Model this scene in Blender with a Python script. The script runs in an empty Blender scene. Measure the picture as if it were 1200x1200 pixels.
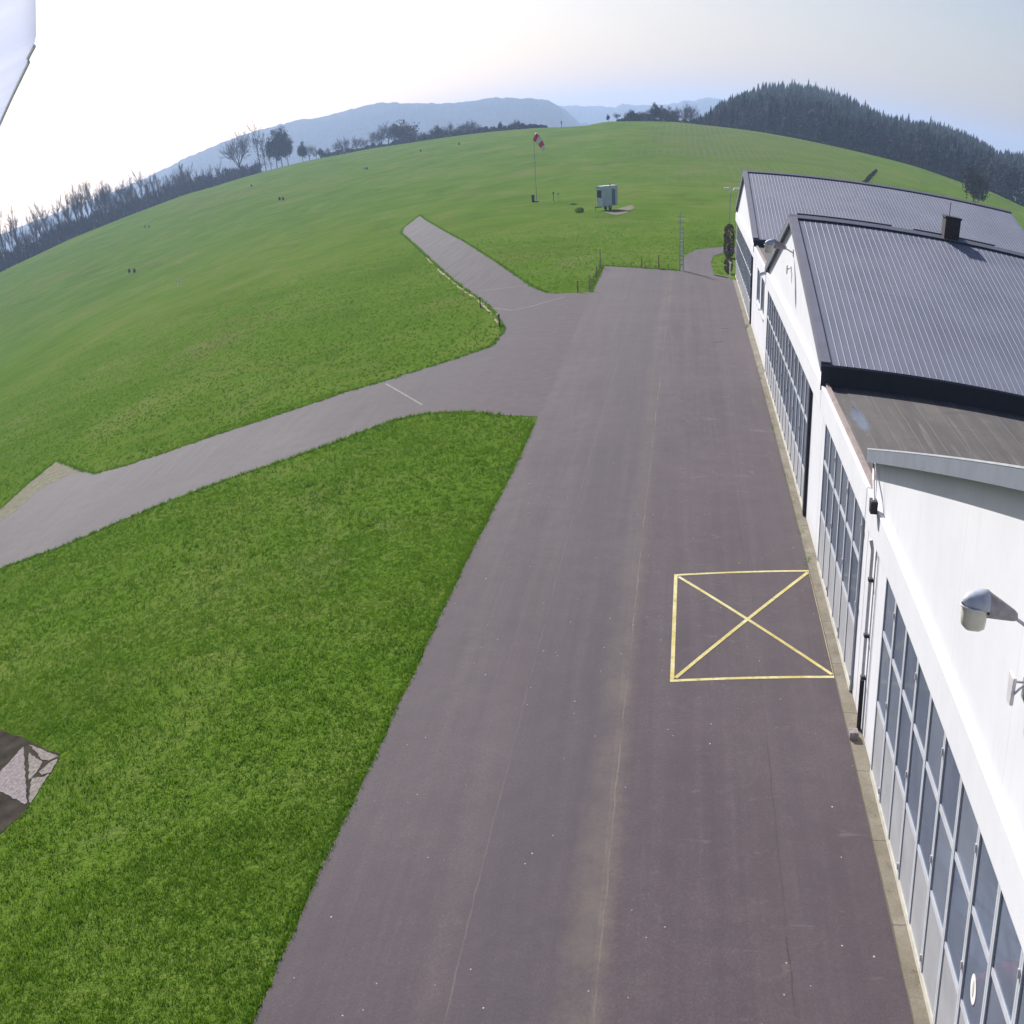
# airfield apron with hangars, seen from the control tower
HAZE_COL = (.50, .68, 1.0)
HAZE_DENS = 2.9e-4
HAZE_ANI = .24
SKY_STR = .056
SKY_AIR = (1.0, 1.8, 1.0)
SKY_TINT = (.99, .965, 1.07)
SUN_STR = 4.6
EXPOSURE = .72
CAM_LOC = (-4.9217, 0.0, 10.2)
CAM_ROWS = [(0.985844, 0.146115, -0.082233), (-0.009539, 0.538538, 0.842547), (-0.167394, 0.829836, -0.532308)]
LONLAT = (-0.523561, 0.523561, -0.025153, 0.643935)
FIELD_EDGE = [(-35.04, 430.0, 11.71), (-33.86, 440.0, 11.68), (-33.02, 447.2, 11.56), (-30.96, 464.8, 11.83), (-28.99, 482.0, 11.54), (-27.03, 499.2, 11.42), (-25.05, 515.1, 11.53), (-23.59, 525.0, 10.89), (-22.21, 534.3, 10.89), (-21.11, 541.2, 10.72), (-20.01, 546.2, 10.49), (-18.66, 552.4, 10.26), (-17.01, 560.0, 9.51), (-15.72, 560.0, 9.27), (-13.57, 560.0, 8.48), (-11.43, 548.0, 8.23), (-9.3, 528.0, 8.04), (-7.18, 510.0, 7.74), (-5.91, 500.0, 7.39), (-4.85, 491.7, 7.41), (-3.79, 483.3, 8.47), (-2.39, 474.2, 8.37), (-0.28, 461.8, 8.1), (0.86, 455.0, 7.5), (2.56, 445.0, 6.84), (3.54, 438.7, 6.49), (6.27, 411.3, 5.37), (8.99, 398.0, 4.2), (11.74, 386.9, 3.2), (14.13, 379.7, 1.68), (15.69, 375.1, 1.21), (17.42, 370.0, -0.32)]
TAXI = [(-13.17, 88.16), (-14.9, 88.51), (-15.96, 89.14), (-17.79, 93.23), (-20.49, 101.52), (-26.71, 120.41), (-31.73, 135.61), (-38.95, 156.43), (-46.85, 180.16), (-51.33, 194.48), (-48.91, 172.38), (-47.18, 163.71), (-37.05, 133.24), (-32.23, 118.74), (-26.88, 102.89), (-24.35, 95.8), (-21.49, 88.49), (-19.43, 82.16), (-18.09, 77.54), (-17.48, 74.84), (-17.39, 73.07), (-17.44, 69.37), (-19.26, 66.82), (-20.49, 65.62), (-23.26, 63.15), (-25.79, 61.75), (-27.19, 60.61), (-30.44, 58.94), (-33.91, 57.73), (-36.37, 56.96), (-38.58, 56.67), (-41.16, 56.91), (-43.3, 58.67), (-48.87, 64.12), (-49.08, 60.24), (-48.79, 56.05), (-48.69, 52.7), (-41.84, 43.45), (-40.26, 43.91), (-36.56, 44.39), (-33.62, 45.67), (-31.37, 46.91), (-27.98, 48.49), (-25.19, 49.71), (-22.68, 51.45), (-21.57, 52.58), (-20.06, 53.8), (-18.48, 54.2), (-16.01, 53.58), (-13.98, 52.34), (-12.85, 51.31), (-12.09, 50.42)]
ROW_TREES = [(-257.7, 362.5, 11.29, 15.7), (-255.7, 364.0, 11.42, 16.4), (-258.5, 372.6, 11.06, 12.2), (-255.1, 373.5, 11.34, 15.4), (-253.5, 375.8, 11.38, 8.7), (-256.1, 387.8, 10.94, 12.4), (-260.9, 400.3, 10.18, 15.2), (-258.8, 402.2, 10.43, 15.2), (-257.6, 405.4, 10.53, 9.6), (-250.9, 401.0, 11.35, 13.3), (-253.4, 409.7, 10.98, 8.7), (-250.1, 407.9, 11.36, 13.8), (-248.0, 410.5, 11.44, 14.9), (-246.6, 412.5, 11.47, 12.2), (-246.8, 418.2, 11.3, 14.6), (-253.0, 433.8, 10.21, 16.3), (-251.0, 435.9, 10.33, 12.3), (-249.7, 439.3, 10.32, 15.3), (-248.7, 442.5, 10.3, 13.1), (-241.8, 435.6, 11.14, 8.6), (-241.8, 441.5, 10.98, 11.1), (-243.9, 449.8, 10.52, 12.0), (-243.9, 454.9, 10.34, 12.8), (-244.0, 460.3, 10.12, 10.2), (-243.1, 464.0, 10.06, 14.5), (-234.8, 453.2, 11.16, 9.9), (-238.2, 466.2, 10.49, 11.0), (-237.6, 470.6, 10.39, 11.1), (-234.8, 471.5, 10.64, 8.7), (-230.2, 469.5, 11.1, 6.2), (-230.8, 478.4, 10.76, 9.9), (-226.0, 474.2, 11.25, 10.4), (-231.2, 493.1, 9.89, 10.7), (-228.8, 494.9, 9.87, 8.3), (-224.1, 492.7, 10.22, 7.7), (-219.8, 492.1, 10.39, 7.8), (-222.5, 506.9, 9.47, 8.7)]
GROVE = {'bare': (-210.1, 504.8, 10.5, 18.3), 'thin': [(-202.7, 512.4, 10.45, 20.3), (-202.9, 520.0, 10.04, 18.1), (-198.1, 514.5, 10.43, 12.4)], 'pine': [(-196.5, 518.7, 10.27, 15.1), (-196.6, 526.4, 9.86, 16.1), (-191.6, 521.2, 10.26, 13.4)], 'conifer': [(-187.2, 530.6, 9.93, 8.3), (-179.1, 535.8, 9.69, 4.3)], 'small': [(-185.8, 537.0, 9.61, 7.4), (-183.7, 541.5, 9.31, 5.2), (-177.3, 540.0, 9.44, 4.4)]}
MID_TREES = [(-175.3, 553.7, 8.5, 7.8), (-174.6, 562.1, 7.79, 8.7), (-168.9, 563.0, 7.76, 8.1), (-162.8, 556.2, 8.36, 5.9), (-156.8, 555.6, 8.35, 7.5), (-154.6, 560.7, 7.89, 10.0), (-150.2, 557.7, 8.07, 10.3), (-145.3, 552.3, 8.36, 9.1), (-142.4, 556.6, 8.01, 9.9), (-143.2, 568.9, 6.98, 7.8), (-134.7, 552.0, 8.12, 4.4), (-131.8, 552.7, 7.98, 3.9), (-130.3, 565.3, 6.86, 5.7), (-124.0, 554.5, 7.59, 6.1), (-121.7, 558.3, 7.18, 5.2), (-118.0, 554.7, 7.35, 6.9), (-113.4, 549.2, 7.56, 4.1), (-112.0, 561.8, 6.23, 6.9), (-104.6, 540.4, 7.72, 5.9), (-102.2, 543.3, 7.35, 4.1), (-97.6, 535.7, 7.65, 2.6), (-94.6, 542.6, 6.88, 3.0), (-84.6, 527.9, 7.44, 2.4), (-81.3, 527.4, 7.27, 4.1), (-79.1, 534.5, 6.49, 3.7), (-73.8, 521.8, 7.19, 2.4), (-69.4, 524.1, 6.67, 2.3)]
MID_CONIFERS = [(-122.9, 551.5, 7.78, 5.5), (-89.1, 528.9, 7.64, 3.7)]
BROW = {'conifer': [(-36.1, 487.3, 8.29, 2.7), (-25.6, 486.1, 7.88, 4.3), (-16.2, 481.9, 7.61, 6.8), (-13.4, 485.9, 7.12, 6.5)], 'bushy': [(-27.5, 489.2, 7.77, 3.9), (-23.0, 484.4, 7.84, 3.7), (-20.6, 486.7, 7.53, 4.5), (-18.3, 481.3, 7.77, 4.5), (-11.2, 478.5, 7.53, 5.5), (-9.1, 485.0, 6.9, 5.1)], 'bare': [(-32.4, 486.5, 8.19, 3.3), (-7.3, 477.7, 7.33, 6.0), (-3.7, 489.2, 5.93, 8.9), (-0.8, 493.2, 5.16, 8.7)]}
THICKET = [(-255.1, 354.6, 11.62, 5.8), (-256.2, 357.0, 11.51, 3.5), (-260.2, 363.6, 11.06, 5.8), (-256.7, 359.6, 11.41, 3.8), (-258.0, 362.5, 11.26, 3.8), (-260.7, 367.3, 10.94, 3.8), (-263.5, 372.4, 10.55, 6.7), (-263.4, 373.3, 10.54, 6.2), (-255.7, 363.2, 11.44, 3.1), (-261.1, 372.0, 10.82, 6.5), (-262.8, 375.7, 10.56, 5.2), (-261.3, 374.5, 10.75, 5.6), (-254.1, 365.0, 11.52, 3.8), (-253.3, 364.9, 11.56, 4.1), (-262.5, 379.4, 10.52, 5.2), (-251.7, 364.5, 11.64, 3.7), (-253.3, 368.0, 11.53, 3.1), (-255.4, 372.1, 11.34, 5.4), (-252.3, 368.5, 11.58, 3.7), (-255.8, 374.8, 11.26, 6.0), (-251.6, 369.6, 11.59, 3.4), (-252.7, 372.3, 11.5, 3.1), (-252.4, 372.8, 11.5, 4.8), (-256.0, 379.4, 11.14, 3.4), (-261.4, 388.7, 10.39, 4.9), (-256.1, 381.8, 11.07, 3.7), (-254.7, 380.6, 11.2, 5.4), (-255.3, 382.6, 11.11, 6.1), (-254.4, 382.4, 11.18, 3.9), (-254.3, 383.4, 11.16, 3.3), (-259.3, 392.1, 10.51, 4.7), (-254.9, 386.4, 11.08, 5.7), (-252.1, 383.2, 11.36, 3.1), (-251.4, 383.3, 11.41, 3.6), (-258.4, 395.3, 10.58, 4.6), (-249.4, 382.3, 11.55, 3.2), (-254.8, 391.9, 11.04, 6.0), (-252.9, 390.0, 11.25, 5.9), (-255.4, 395.1, 10.94, 6.1), (-256.2, 397.5, 10.82, 5.9), (-249.1, 387.3, 11.57, 4.2), (-257.2, 401.4, 10.65, 4.5), (-257.5, 403.2, 10.58, 6.5), (-254.5, 399.5, 10.99, 4.5), (-254.2, 400.1, 11.02, 5.7), (-252.8, 399.0, 11.18, 5.6), (-254.3, 402.6, 10.98, 5.4), (-256.6, 407.5, 10.63, 4.7), (-247.5, 393.9, 11.67, 5.4), (-256.6, 409.9, 10.59, 6.8), (-246.8, 395.1, 11.71, 4.6), (-247.5, 397.4, 11.66, 5.3), (-252.9, 407.5, 11.06, 6.3), (-247.5, 399.8, 11.65, 3.1), (-251.5, 407.6, 11.22, 5.2), (-255.0, 414.6, 10.7, 6.1), (-245.3, 399.6, 11.79, 3.4), (-245.2, 400.6, 11.79, 5.3), (-246.0, 403.3, 11.71, 5.2), (-252.7, 415.6, 10.92, 6.0), (-250.1, 412.4, 11.24, 5.8), (-246.3, 407.3, 11.61, 5.3), (-247.5, 410.4, 11.47, 4.9), (-251.8, 418.9, 10.89, 6.2), (-249.0, 415.5, 11.22, 4.6), (-243.9, 407.9, 11.69, 2.8), (-248.2, 416.6, 11.25, 4.9), (-249.2, 419.5, 11.08, 5.8), (-246.5, 416.1, 11.37, 3.5), (-247.9, 419.7, 11.17, 5.4), (-250.9, 426.1, 10.72, 3.8), (-243.1, 413.9, 11.59, 5.0), (-245.9, 419.9, 11.31, 4.6), (-245.0, 419.5, 11.37, 5.2), (-246.5, 423.4, 11.16, 3.9), (-242.4, 417.5, 11.54, 5.4), (-247.4, 427.5, 10.97, 3.8), (-246.1, 426.5, 11.1, 5.7), (-249.2, 433.4, 10.6, 5.0), (-241.2, 420.4, 11.52, 4.9), (-242.3, 423.6, 11.41, 5.3), (-248.3, 435.6, 10.6, 4.6), (-247.7, 435.8, 10.65, 4.9), (-248.2, 438.0, 10.52, 4.3), (-240.9, 426.2, 11.41, 3.3), (-242.5, 430.4, 11.22, 4.4), (-247.7, 441.1, 10.46, 5.4), (-238.8, 426.2, 11.49, 4.6), (-243.7, 436.6, 10.97, 4.2), (-245.1, 440.4, 10.73, 4.9), (-238.8, 430.1, 11.43, 4.1), (-245.9, 444.5, 10.52, 4.5), (-244.8, 443.9, 10.64, 4.6), (-243.3, 442.3, 10.83, 6.1), (-242.8, 442.9, 10.85, 5.3), (-245.4, 449.1, 10.4, 4.8), (-245.1, 450.0, 10.4, 5.2), (-244.5, 450.1, 10.46, 4.7), (-241.8, 446.4, 10.83, 5.6), (-237.1, 438.9, 11.35, 4.0), (-238.9, 443.7, 11.13, 5.1), (-236.5, 440.5, 11.34, 4.6), (-236.4, 441.6, 11.33, 3.0), (-236.4, 443.0, 11.3, 5.0), (-237.9, 447.3, 11.1, 5.5), (-237.5, 447.8, 11.12, 4.6), (-234.8, 444.1, 11.35, 4.4), (-242.3, 460.0, 10.31, 5.1), (-239.4, 455.8, 10.73, 4.0), (-235.9, 450.4, 11.15, 3.9), (-233.1, 446.3, 11.38, 2.8), (-240.2, 461.5, 10.46, 6.4), (-239.7, 462.0, 10.49, 5.9), (-233.5, 451.3, 11.28, 5.4), (-236.3, 458.2, 10.93, 4.8), (-239.9, 466.9, 10.29, 5.5), (-239.9, 468.4, 10.23, 6.1), (-236.8, 463.6, 10.72, 3.8), (-237.3, 466.1, 10.58, 5.5), (-237.8, 468.5, 10.45, 5.5), (-238.3, 471.1, 10.3, 4.8), (-235.1, 466.1, 10.79, 4.5), (-235.7, 468.8, 10.64, 6.0), (-231.2, 461.2, 11.23, 3.7), (-234.4, 469.2, 10.75, 4.3), (-236.5, 474.9, 10.34, 6.6), (-231.8, 466.8, 11.04, 4.2), (-230.5, 465.6, 11.18, 5.2), (-227.8, 461.5, 11.42, 3.8), (-232.0, 471.7, 10.88, 3.8), (-232.2, 473.8, 10.79, 5.3), (-234.8, 480.6, 10.29, 5.0), (-227.5, 466.9, 11.34, 4.5), (-234.2, 482.4, 10.28, 4.2), (-233.3, 482.2, 10.38, 6.6), (-227.7, 471.9, 11.21, 4.6), (-226.8, 471.6, 11.28, 3.1), (-232.1, 484.5, 10.4, 4.5), (-230.5, 482.5, 10.64, 6.0), (-225.5, 473.4, 11.29, 3.3), (-231.1, 487.0, 10.32, 4.7), (-229.4, 484.9, 10.54, 4.1), (-226.9, 481.1, 10.85, 5.1), (-224.2, 476.7, 11.14, 5.4), (-222.9, 475.5, 11.2, 4.1), (-221.5, 473.9, 11.26, 2.9), (-221.8, 476.2, 11.17, 3.5), (-228.6, 492.8, 10.03, 4.1), (-227.4, 491.7, 10.17, 4.5), (-225.7, 489.5, 10.38, 5.4), (-227.1, 494.2, 10.0, 5.6), (-224.8, 490.7, 10.33, 5.8), (-224.1, 490.9, 10.34, 4.9), (-222.6, 489.0, 10.5, 5.1), (-218.9, 482.5, 10.9, 4.0), (-221.2, 489.2, 10.52, 5.3), (-218.3, 484.1, 10.82, 2.9), (-218.6, 486.4, 10.71, 5.1), (-221.6, 494.9, 10.17, 4.4), (-218.3, 489.2, 10.58, 5.1), (-218.7, 491.6, 10.48, 4.0), (-221.8, 500.6, 9.85, 3.7), (-222.1, 502.9, 9.72, 3.8), (-215.3, 488.8, 10.75, 3.0), (-220.1, 501.8, 9.94, 5.6), (-217.6, 497.5, 10.32, 3.6), (-218.4, 501.3, 10.1, 4.4), (-218.8, 504.0, 9.94, 3.9), (-217.5, 502.5, 10.11, 5.6), (-218.8, 507.4, 9.76, 5.8), (-217.7, 506.5, 9.9, 4.3), (-215.2, 502.4, 10.28, 4.9), (-215.0, 503.7, 10.24, 3.2), (-212.2, 498.6, 10.61, 4.6), (-216.3, 510.2, 9.83, 4.8), (-209.3, 495.0, 10.84, 3.6), (-210.5, 499.8, 10.66, 3.8), (-213.1, 508.0, 10.18, 4.8), (-214.4, 513.0, 9.83, 3.9), (-209.8, 503.4, 10.57, 3.8), (-213.5, 514.3, 9.81, 5.0), (-213.0, 514.9, 9.81, 5.1), (-211.2, 512.2, 10.08, 4.2), (-209.4, 509.7, 10.29, 3.8), (-207.7, 507.1, 10.49, 4.3), (-209.9, 514.5, 10.01, 3.0), (-208.2, 512.1, 10.23, 3.5), (-205.6, 507.3, 10.56, 3.3), (-203.8, 504.7, 10.7, 2.3), (-209.5, 521.0, 9.66, 4.5), (-203.3, 506.9, 10.64, 3.2), (-207.9, 520.7, 9.77, 4.7), (-201.4, 505.8, 10.7, 2.7), (-205.4, 518.0, 10.06, 4.0)]
MID_SCRUB = [(-177.0, 530.6, 9.9, 1.5), (-176.3, 531.5, 9.85, 1.7), (-175.9, 533.5, 9.77, 1.4), (-177.9, 542.7, 9.27, 1.7), (-176.9, 542.6, 9.28, 2.2), (-174.6, 538.4, 9.52, 1.3), (-172.5, 535.0, 9.64, 1.5), (-175.1, 546.5, 9.03, 1.9), (-174.0, 545.9, 9.07, 2.2), (-172.6, 544.6, 9.16, 1.5), (-171.8, 545.5, 9.1, 2.2), (-169.1, 539.7, 9.39, 1.4), (-170.7, 548.1, 8.93, 1.3), (-167.6, 541.4, 9.31, 2.1), (-167.2, 543.2, 9.22, 1.9), (-167.8, 548.4, 8.92, 2.0), (-166.1, 546.1, 9.05, 1.5), (-164.8, 545.2, 9.11, 1.3), (-163.1, 542.6, 9.23, 0.9), (-164.4, 550.3, 8.79, 1.7), (-162.9, 548.8, 8.89, 1.4), (-162.8, 551.7, 8.7, 1.5), (-158.9, 541.6, 9.23, 1.0), (-160.8, 551.6, 8.7, 1.6), (-159.7, 551.4, 8.71, 2.1), (-156.3, 542.6, 9.15, 1.4), (-156.5, 546.8, 8.94, 1.4), (-154.7, 543.7, 9.05, 2.1), (-155.9, 551.8, 8.61, 1.5), (-155.4, 553.6, 8.48, 1.5), (-153.3, 549.1, 8.73, 1.4), (-153.4, 553.3, 8.46, 2.1), (-152.3, 552.9, 8.47, 1.3), (-151.0, 551.6, 8.53, 1.3), (-150.2, 552.4, 8.46, 1.2), (-147.6, 546.1, 8.76, 1.0), (-147.1, 547.7, 8.67, 0.9), (-148.2, 555.6, 8.19, 1.7), (-145.4, 548.7, 8.58, 1.7), (-143.9, 546.7, 8.64, 2.0), (-145.3, 556.0, 8.11, 1.6), (-143.6, 553.1, 8.27, 2.3), (-140.9, 546.0, 8.58, 2.0), (-141.9, 553.8, 8.19, 2.3), (-141.4, 555.6, 8.06, 2.1), (-138.6, 548.3, 8.42, 1.0), (-138.5, 551.8, 8.23, 1.2), (-137.8, 552.7, 8.16, 1.8), (-137.4, 555.3, 7.98, 1.7), (-136.5, 555.7, 7.92, 2.3), (-134.0, 548.9, 8.27, 0.9), (-133.3, 550.1, 8.19, 1.2), (-132.3, 549.8, 8.18, 1.7), (-131.8, 551.7, 8.05, 1.8), (-131.8, 556.2, 7.73, 1.8), (-129.5, 550.4, 8.07, 2.2), (-130.6, 559.4, 7.43, 2.1), (-127.0, 547.5, 8.16, 1.2), (-128.0, 556.2, 7.6, 1.7), (-127.2, 556.9, 7.51, 2.4), (-123.8, 545.7, 8.17, 1.5), (-124.4, 553.0, 7.72, 1.7), (-121.9, 545.5, 8.12, 1.4), (-121.6, 548.7, 7.93, 1.5), (-120.5, 547.8, 7.95, 1.5), (-118.4, 542.2, 8.18, 1.0), (-119.0, 549.8, 7.77, 2.2), (-116.4, 541.9, 8.15, 1.3), (-116.4, 546.4, 7.91, 1.4), (-115.2, 544.8, 7.97, 2.1), (-114.2, 544.7, 7.93, 2.2), (-113.4, 545.0, 7.87, 1.3), (-112.3, 544.1, 7.87, 1.8), (-109.9, 536.7, 8.15, 1.6), (-110.6, 545.1, 7.71, 1.7), (-107.8, 535.5, 8.13, 0.9), (-107.3, 537.7, 8.02, 1.1), (-106.4, 537.3, 8.0, 1.4), (-105.0, 534.9, 8.06, 1.5), (-105.1, 540.2, 7.76, 1.5), (-104.6, 542.8, 7.54, 1.9), (-102.1, 533.8, 7.99, 1.9), (-101.6, 536.4, 7.82, 1.4), (-100.3, 533.7, 7.92, 1.5), (-98.9, 531.0, 7.99, 1.8), (-97.7, 529.4, 8.02, 1.3), (-97.7, 534.3, 7.75, 2.1), (-95.7, 528.2, 7.99, 2.0), (-95.6, 532.9, 7.74, 1.9), (-95.0, 534.8, 7.57, 1.2), (-92.6, 525.3, 7.99, 1.8), (-92.9, 532.9, 7.58, 2.3), (-91.5, 529.3, 7.74, 1.7), (-89.5, 522.8, 7.97, 1.1), (-90.1, 531.7, 7.5, 1.8), (-88.3, 526.3, 7.76, 1.2), (-87.7, 528.2, 7.61, 1.4), (-87.1, 529.8, 7.46, 2.3), (-85.2, 523.4, 7.76, 1.2), (-84.5, 524.0, 7.69, 0.9), (-84.0, 527.0, 7.47, 2.1), (-82.3, 521.4, 7.72, 0.9), (-81.3, 520.7, 7.71, 0.9), (-80.2, 518.4, 7.77, 1.8), (-80.3, 525.8, 7.33, 2.2), (-78.1, 516.3, 7.77, 1.7), (-78.4, 524.2, 7.32, 2.2), (-75.9, 512.8, 7.81, 1.8), (-75.4, 515.5, 7.69, 0.8), (-74.7, 516.5, 7.6, 1.5), (-74.1, 518.4, 7.45, 1.1), (-73.2, 517.7, 7.44, 1.8), (-72.1, 516.1, 7.48, 1.5), (-70.4, 509.7, 7.71, 1.5), (-69.6, 509.9, 7.67, 1.3), (-69.6, 516.8, 7.28, 1.2), (-68.1, 511.1, 7.52, 1.2), (-67.5, 513.4, 7.35, 1.3), (-66.7, 513.5, 7.29, 1.2), (-66.2, 516.6, 7.03, 1.3)]
BROW_HEDGE = [(-32.0, 484.9, 8.25, 0.9), (-31.2, 482.4, 8.32, 1.0), (-30.5, 481.6, 8.33, 0.9), (-29.9, 482.2, 8.29, 1.2), (-29.2, 480.1, 8.34, 1.0), (-28.5, 479.2, 8.35, 1.0), (-28.0, 481.7, 8.23, 1.1), (-27.3, 480.8, 8.24, 1.1), (-26.5, 478.1, 8.32, 1.0), (-26.0, 480.6, 8.2, 1.3), (-25.4, 481.8, 8.12, 1.3), (-24.6, 477.6, 8.27, 1.0), (-23.9, 477.1, 8.26, 0.9), (-23.3, 476.7, 8.25, 0.9), (-22.7, 477.3, 8.21, 0.9), (-22.0, 476.2, 8.22, 0.9), (-21.4, 475.4, 8.23, 1.1), (-20.8, 477.9, 8.09, 1.3), (-20.2, 477.7, 8.07, 1.0), (-19.4, 472.8, 8.24, 0.7), (-18.7, 472.0, 8.24, 1.2), (-18.2, 476.6, 8.04, 0.8), (-17.6, 474.9, 8.09, 0.8), (-16.8, 471.8, 8.18, 1.0), (-16.3, 475.9, 7.98, 1.0), (-15.6, 471.1, 8.15, 0.9), (-15.0, 473.6, 8.03, 1.0), (-14.3, 469.3, 8.16, 0.8), (-13.7, 468.9, 8.15, 1.1), (-13.0, 467.9, 8.16, 0.7), (-12.4, 470.0, 8.06, 1.2), (-11.8, 470.3, 8.02, 1.1), (-11.2, 468.6, 8.06, 1.2), (-10.6, 470.2, 7.97, 1.0), (-9.9, 467.9, 8.04, 0.7), (-9.3, 468.7, 7.98, 1.2), (-8.7, 470.4, 7.87, 1.1), (-8.1, 468.7, 7.92, 1.0), (-7.4, 464.4, 8.06, 0.9), (-6.8, 464.7, 8.0, 0.9), (-6.2, 464.7, 7.95, 0.7), (-5.6, 465.3, 7.87, 0.8), (-4.9, 466.6, 7.75, 1.2), (-4.3, 463.6, 7.82, 1.2), (-3.7, 466.5, 7.63, 1.2), (-3.1, 466.2, 7.59, 1.0), (-2.5, 465.8, 7.55, 0.9), (-1.8, 465.7, 7.49, 1.3), (-1.2, 463.7, 7.53, 1.2)]
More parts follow.
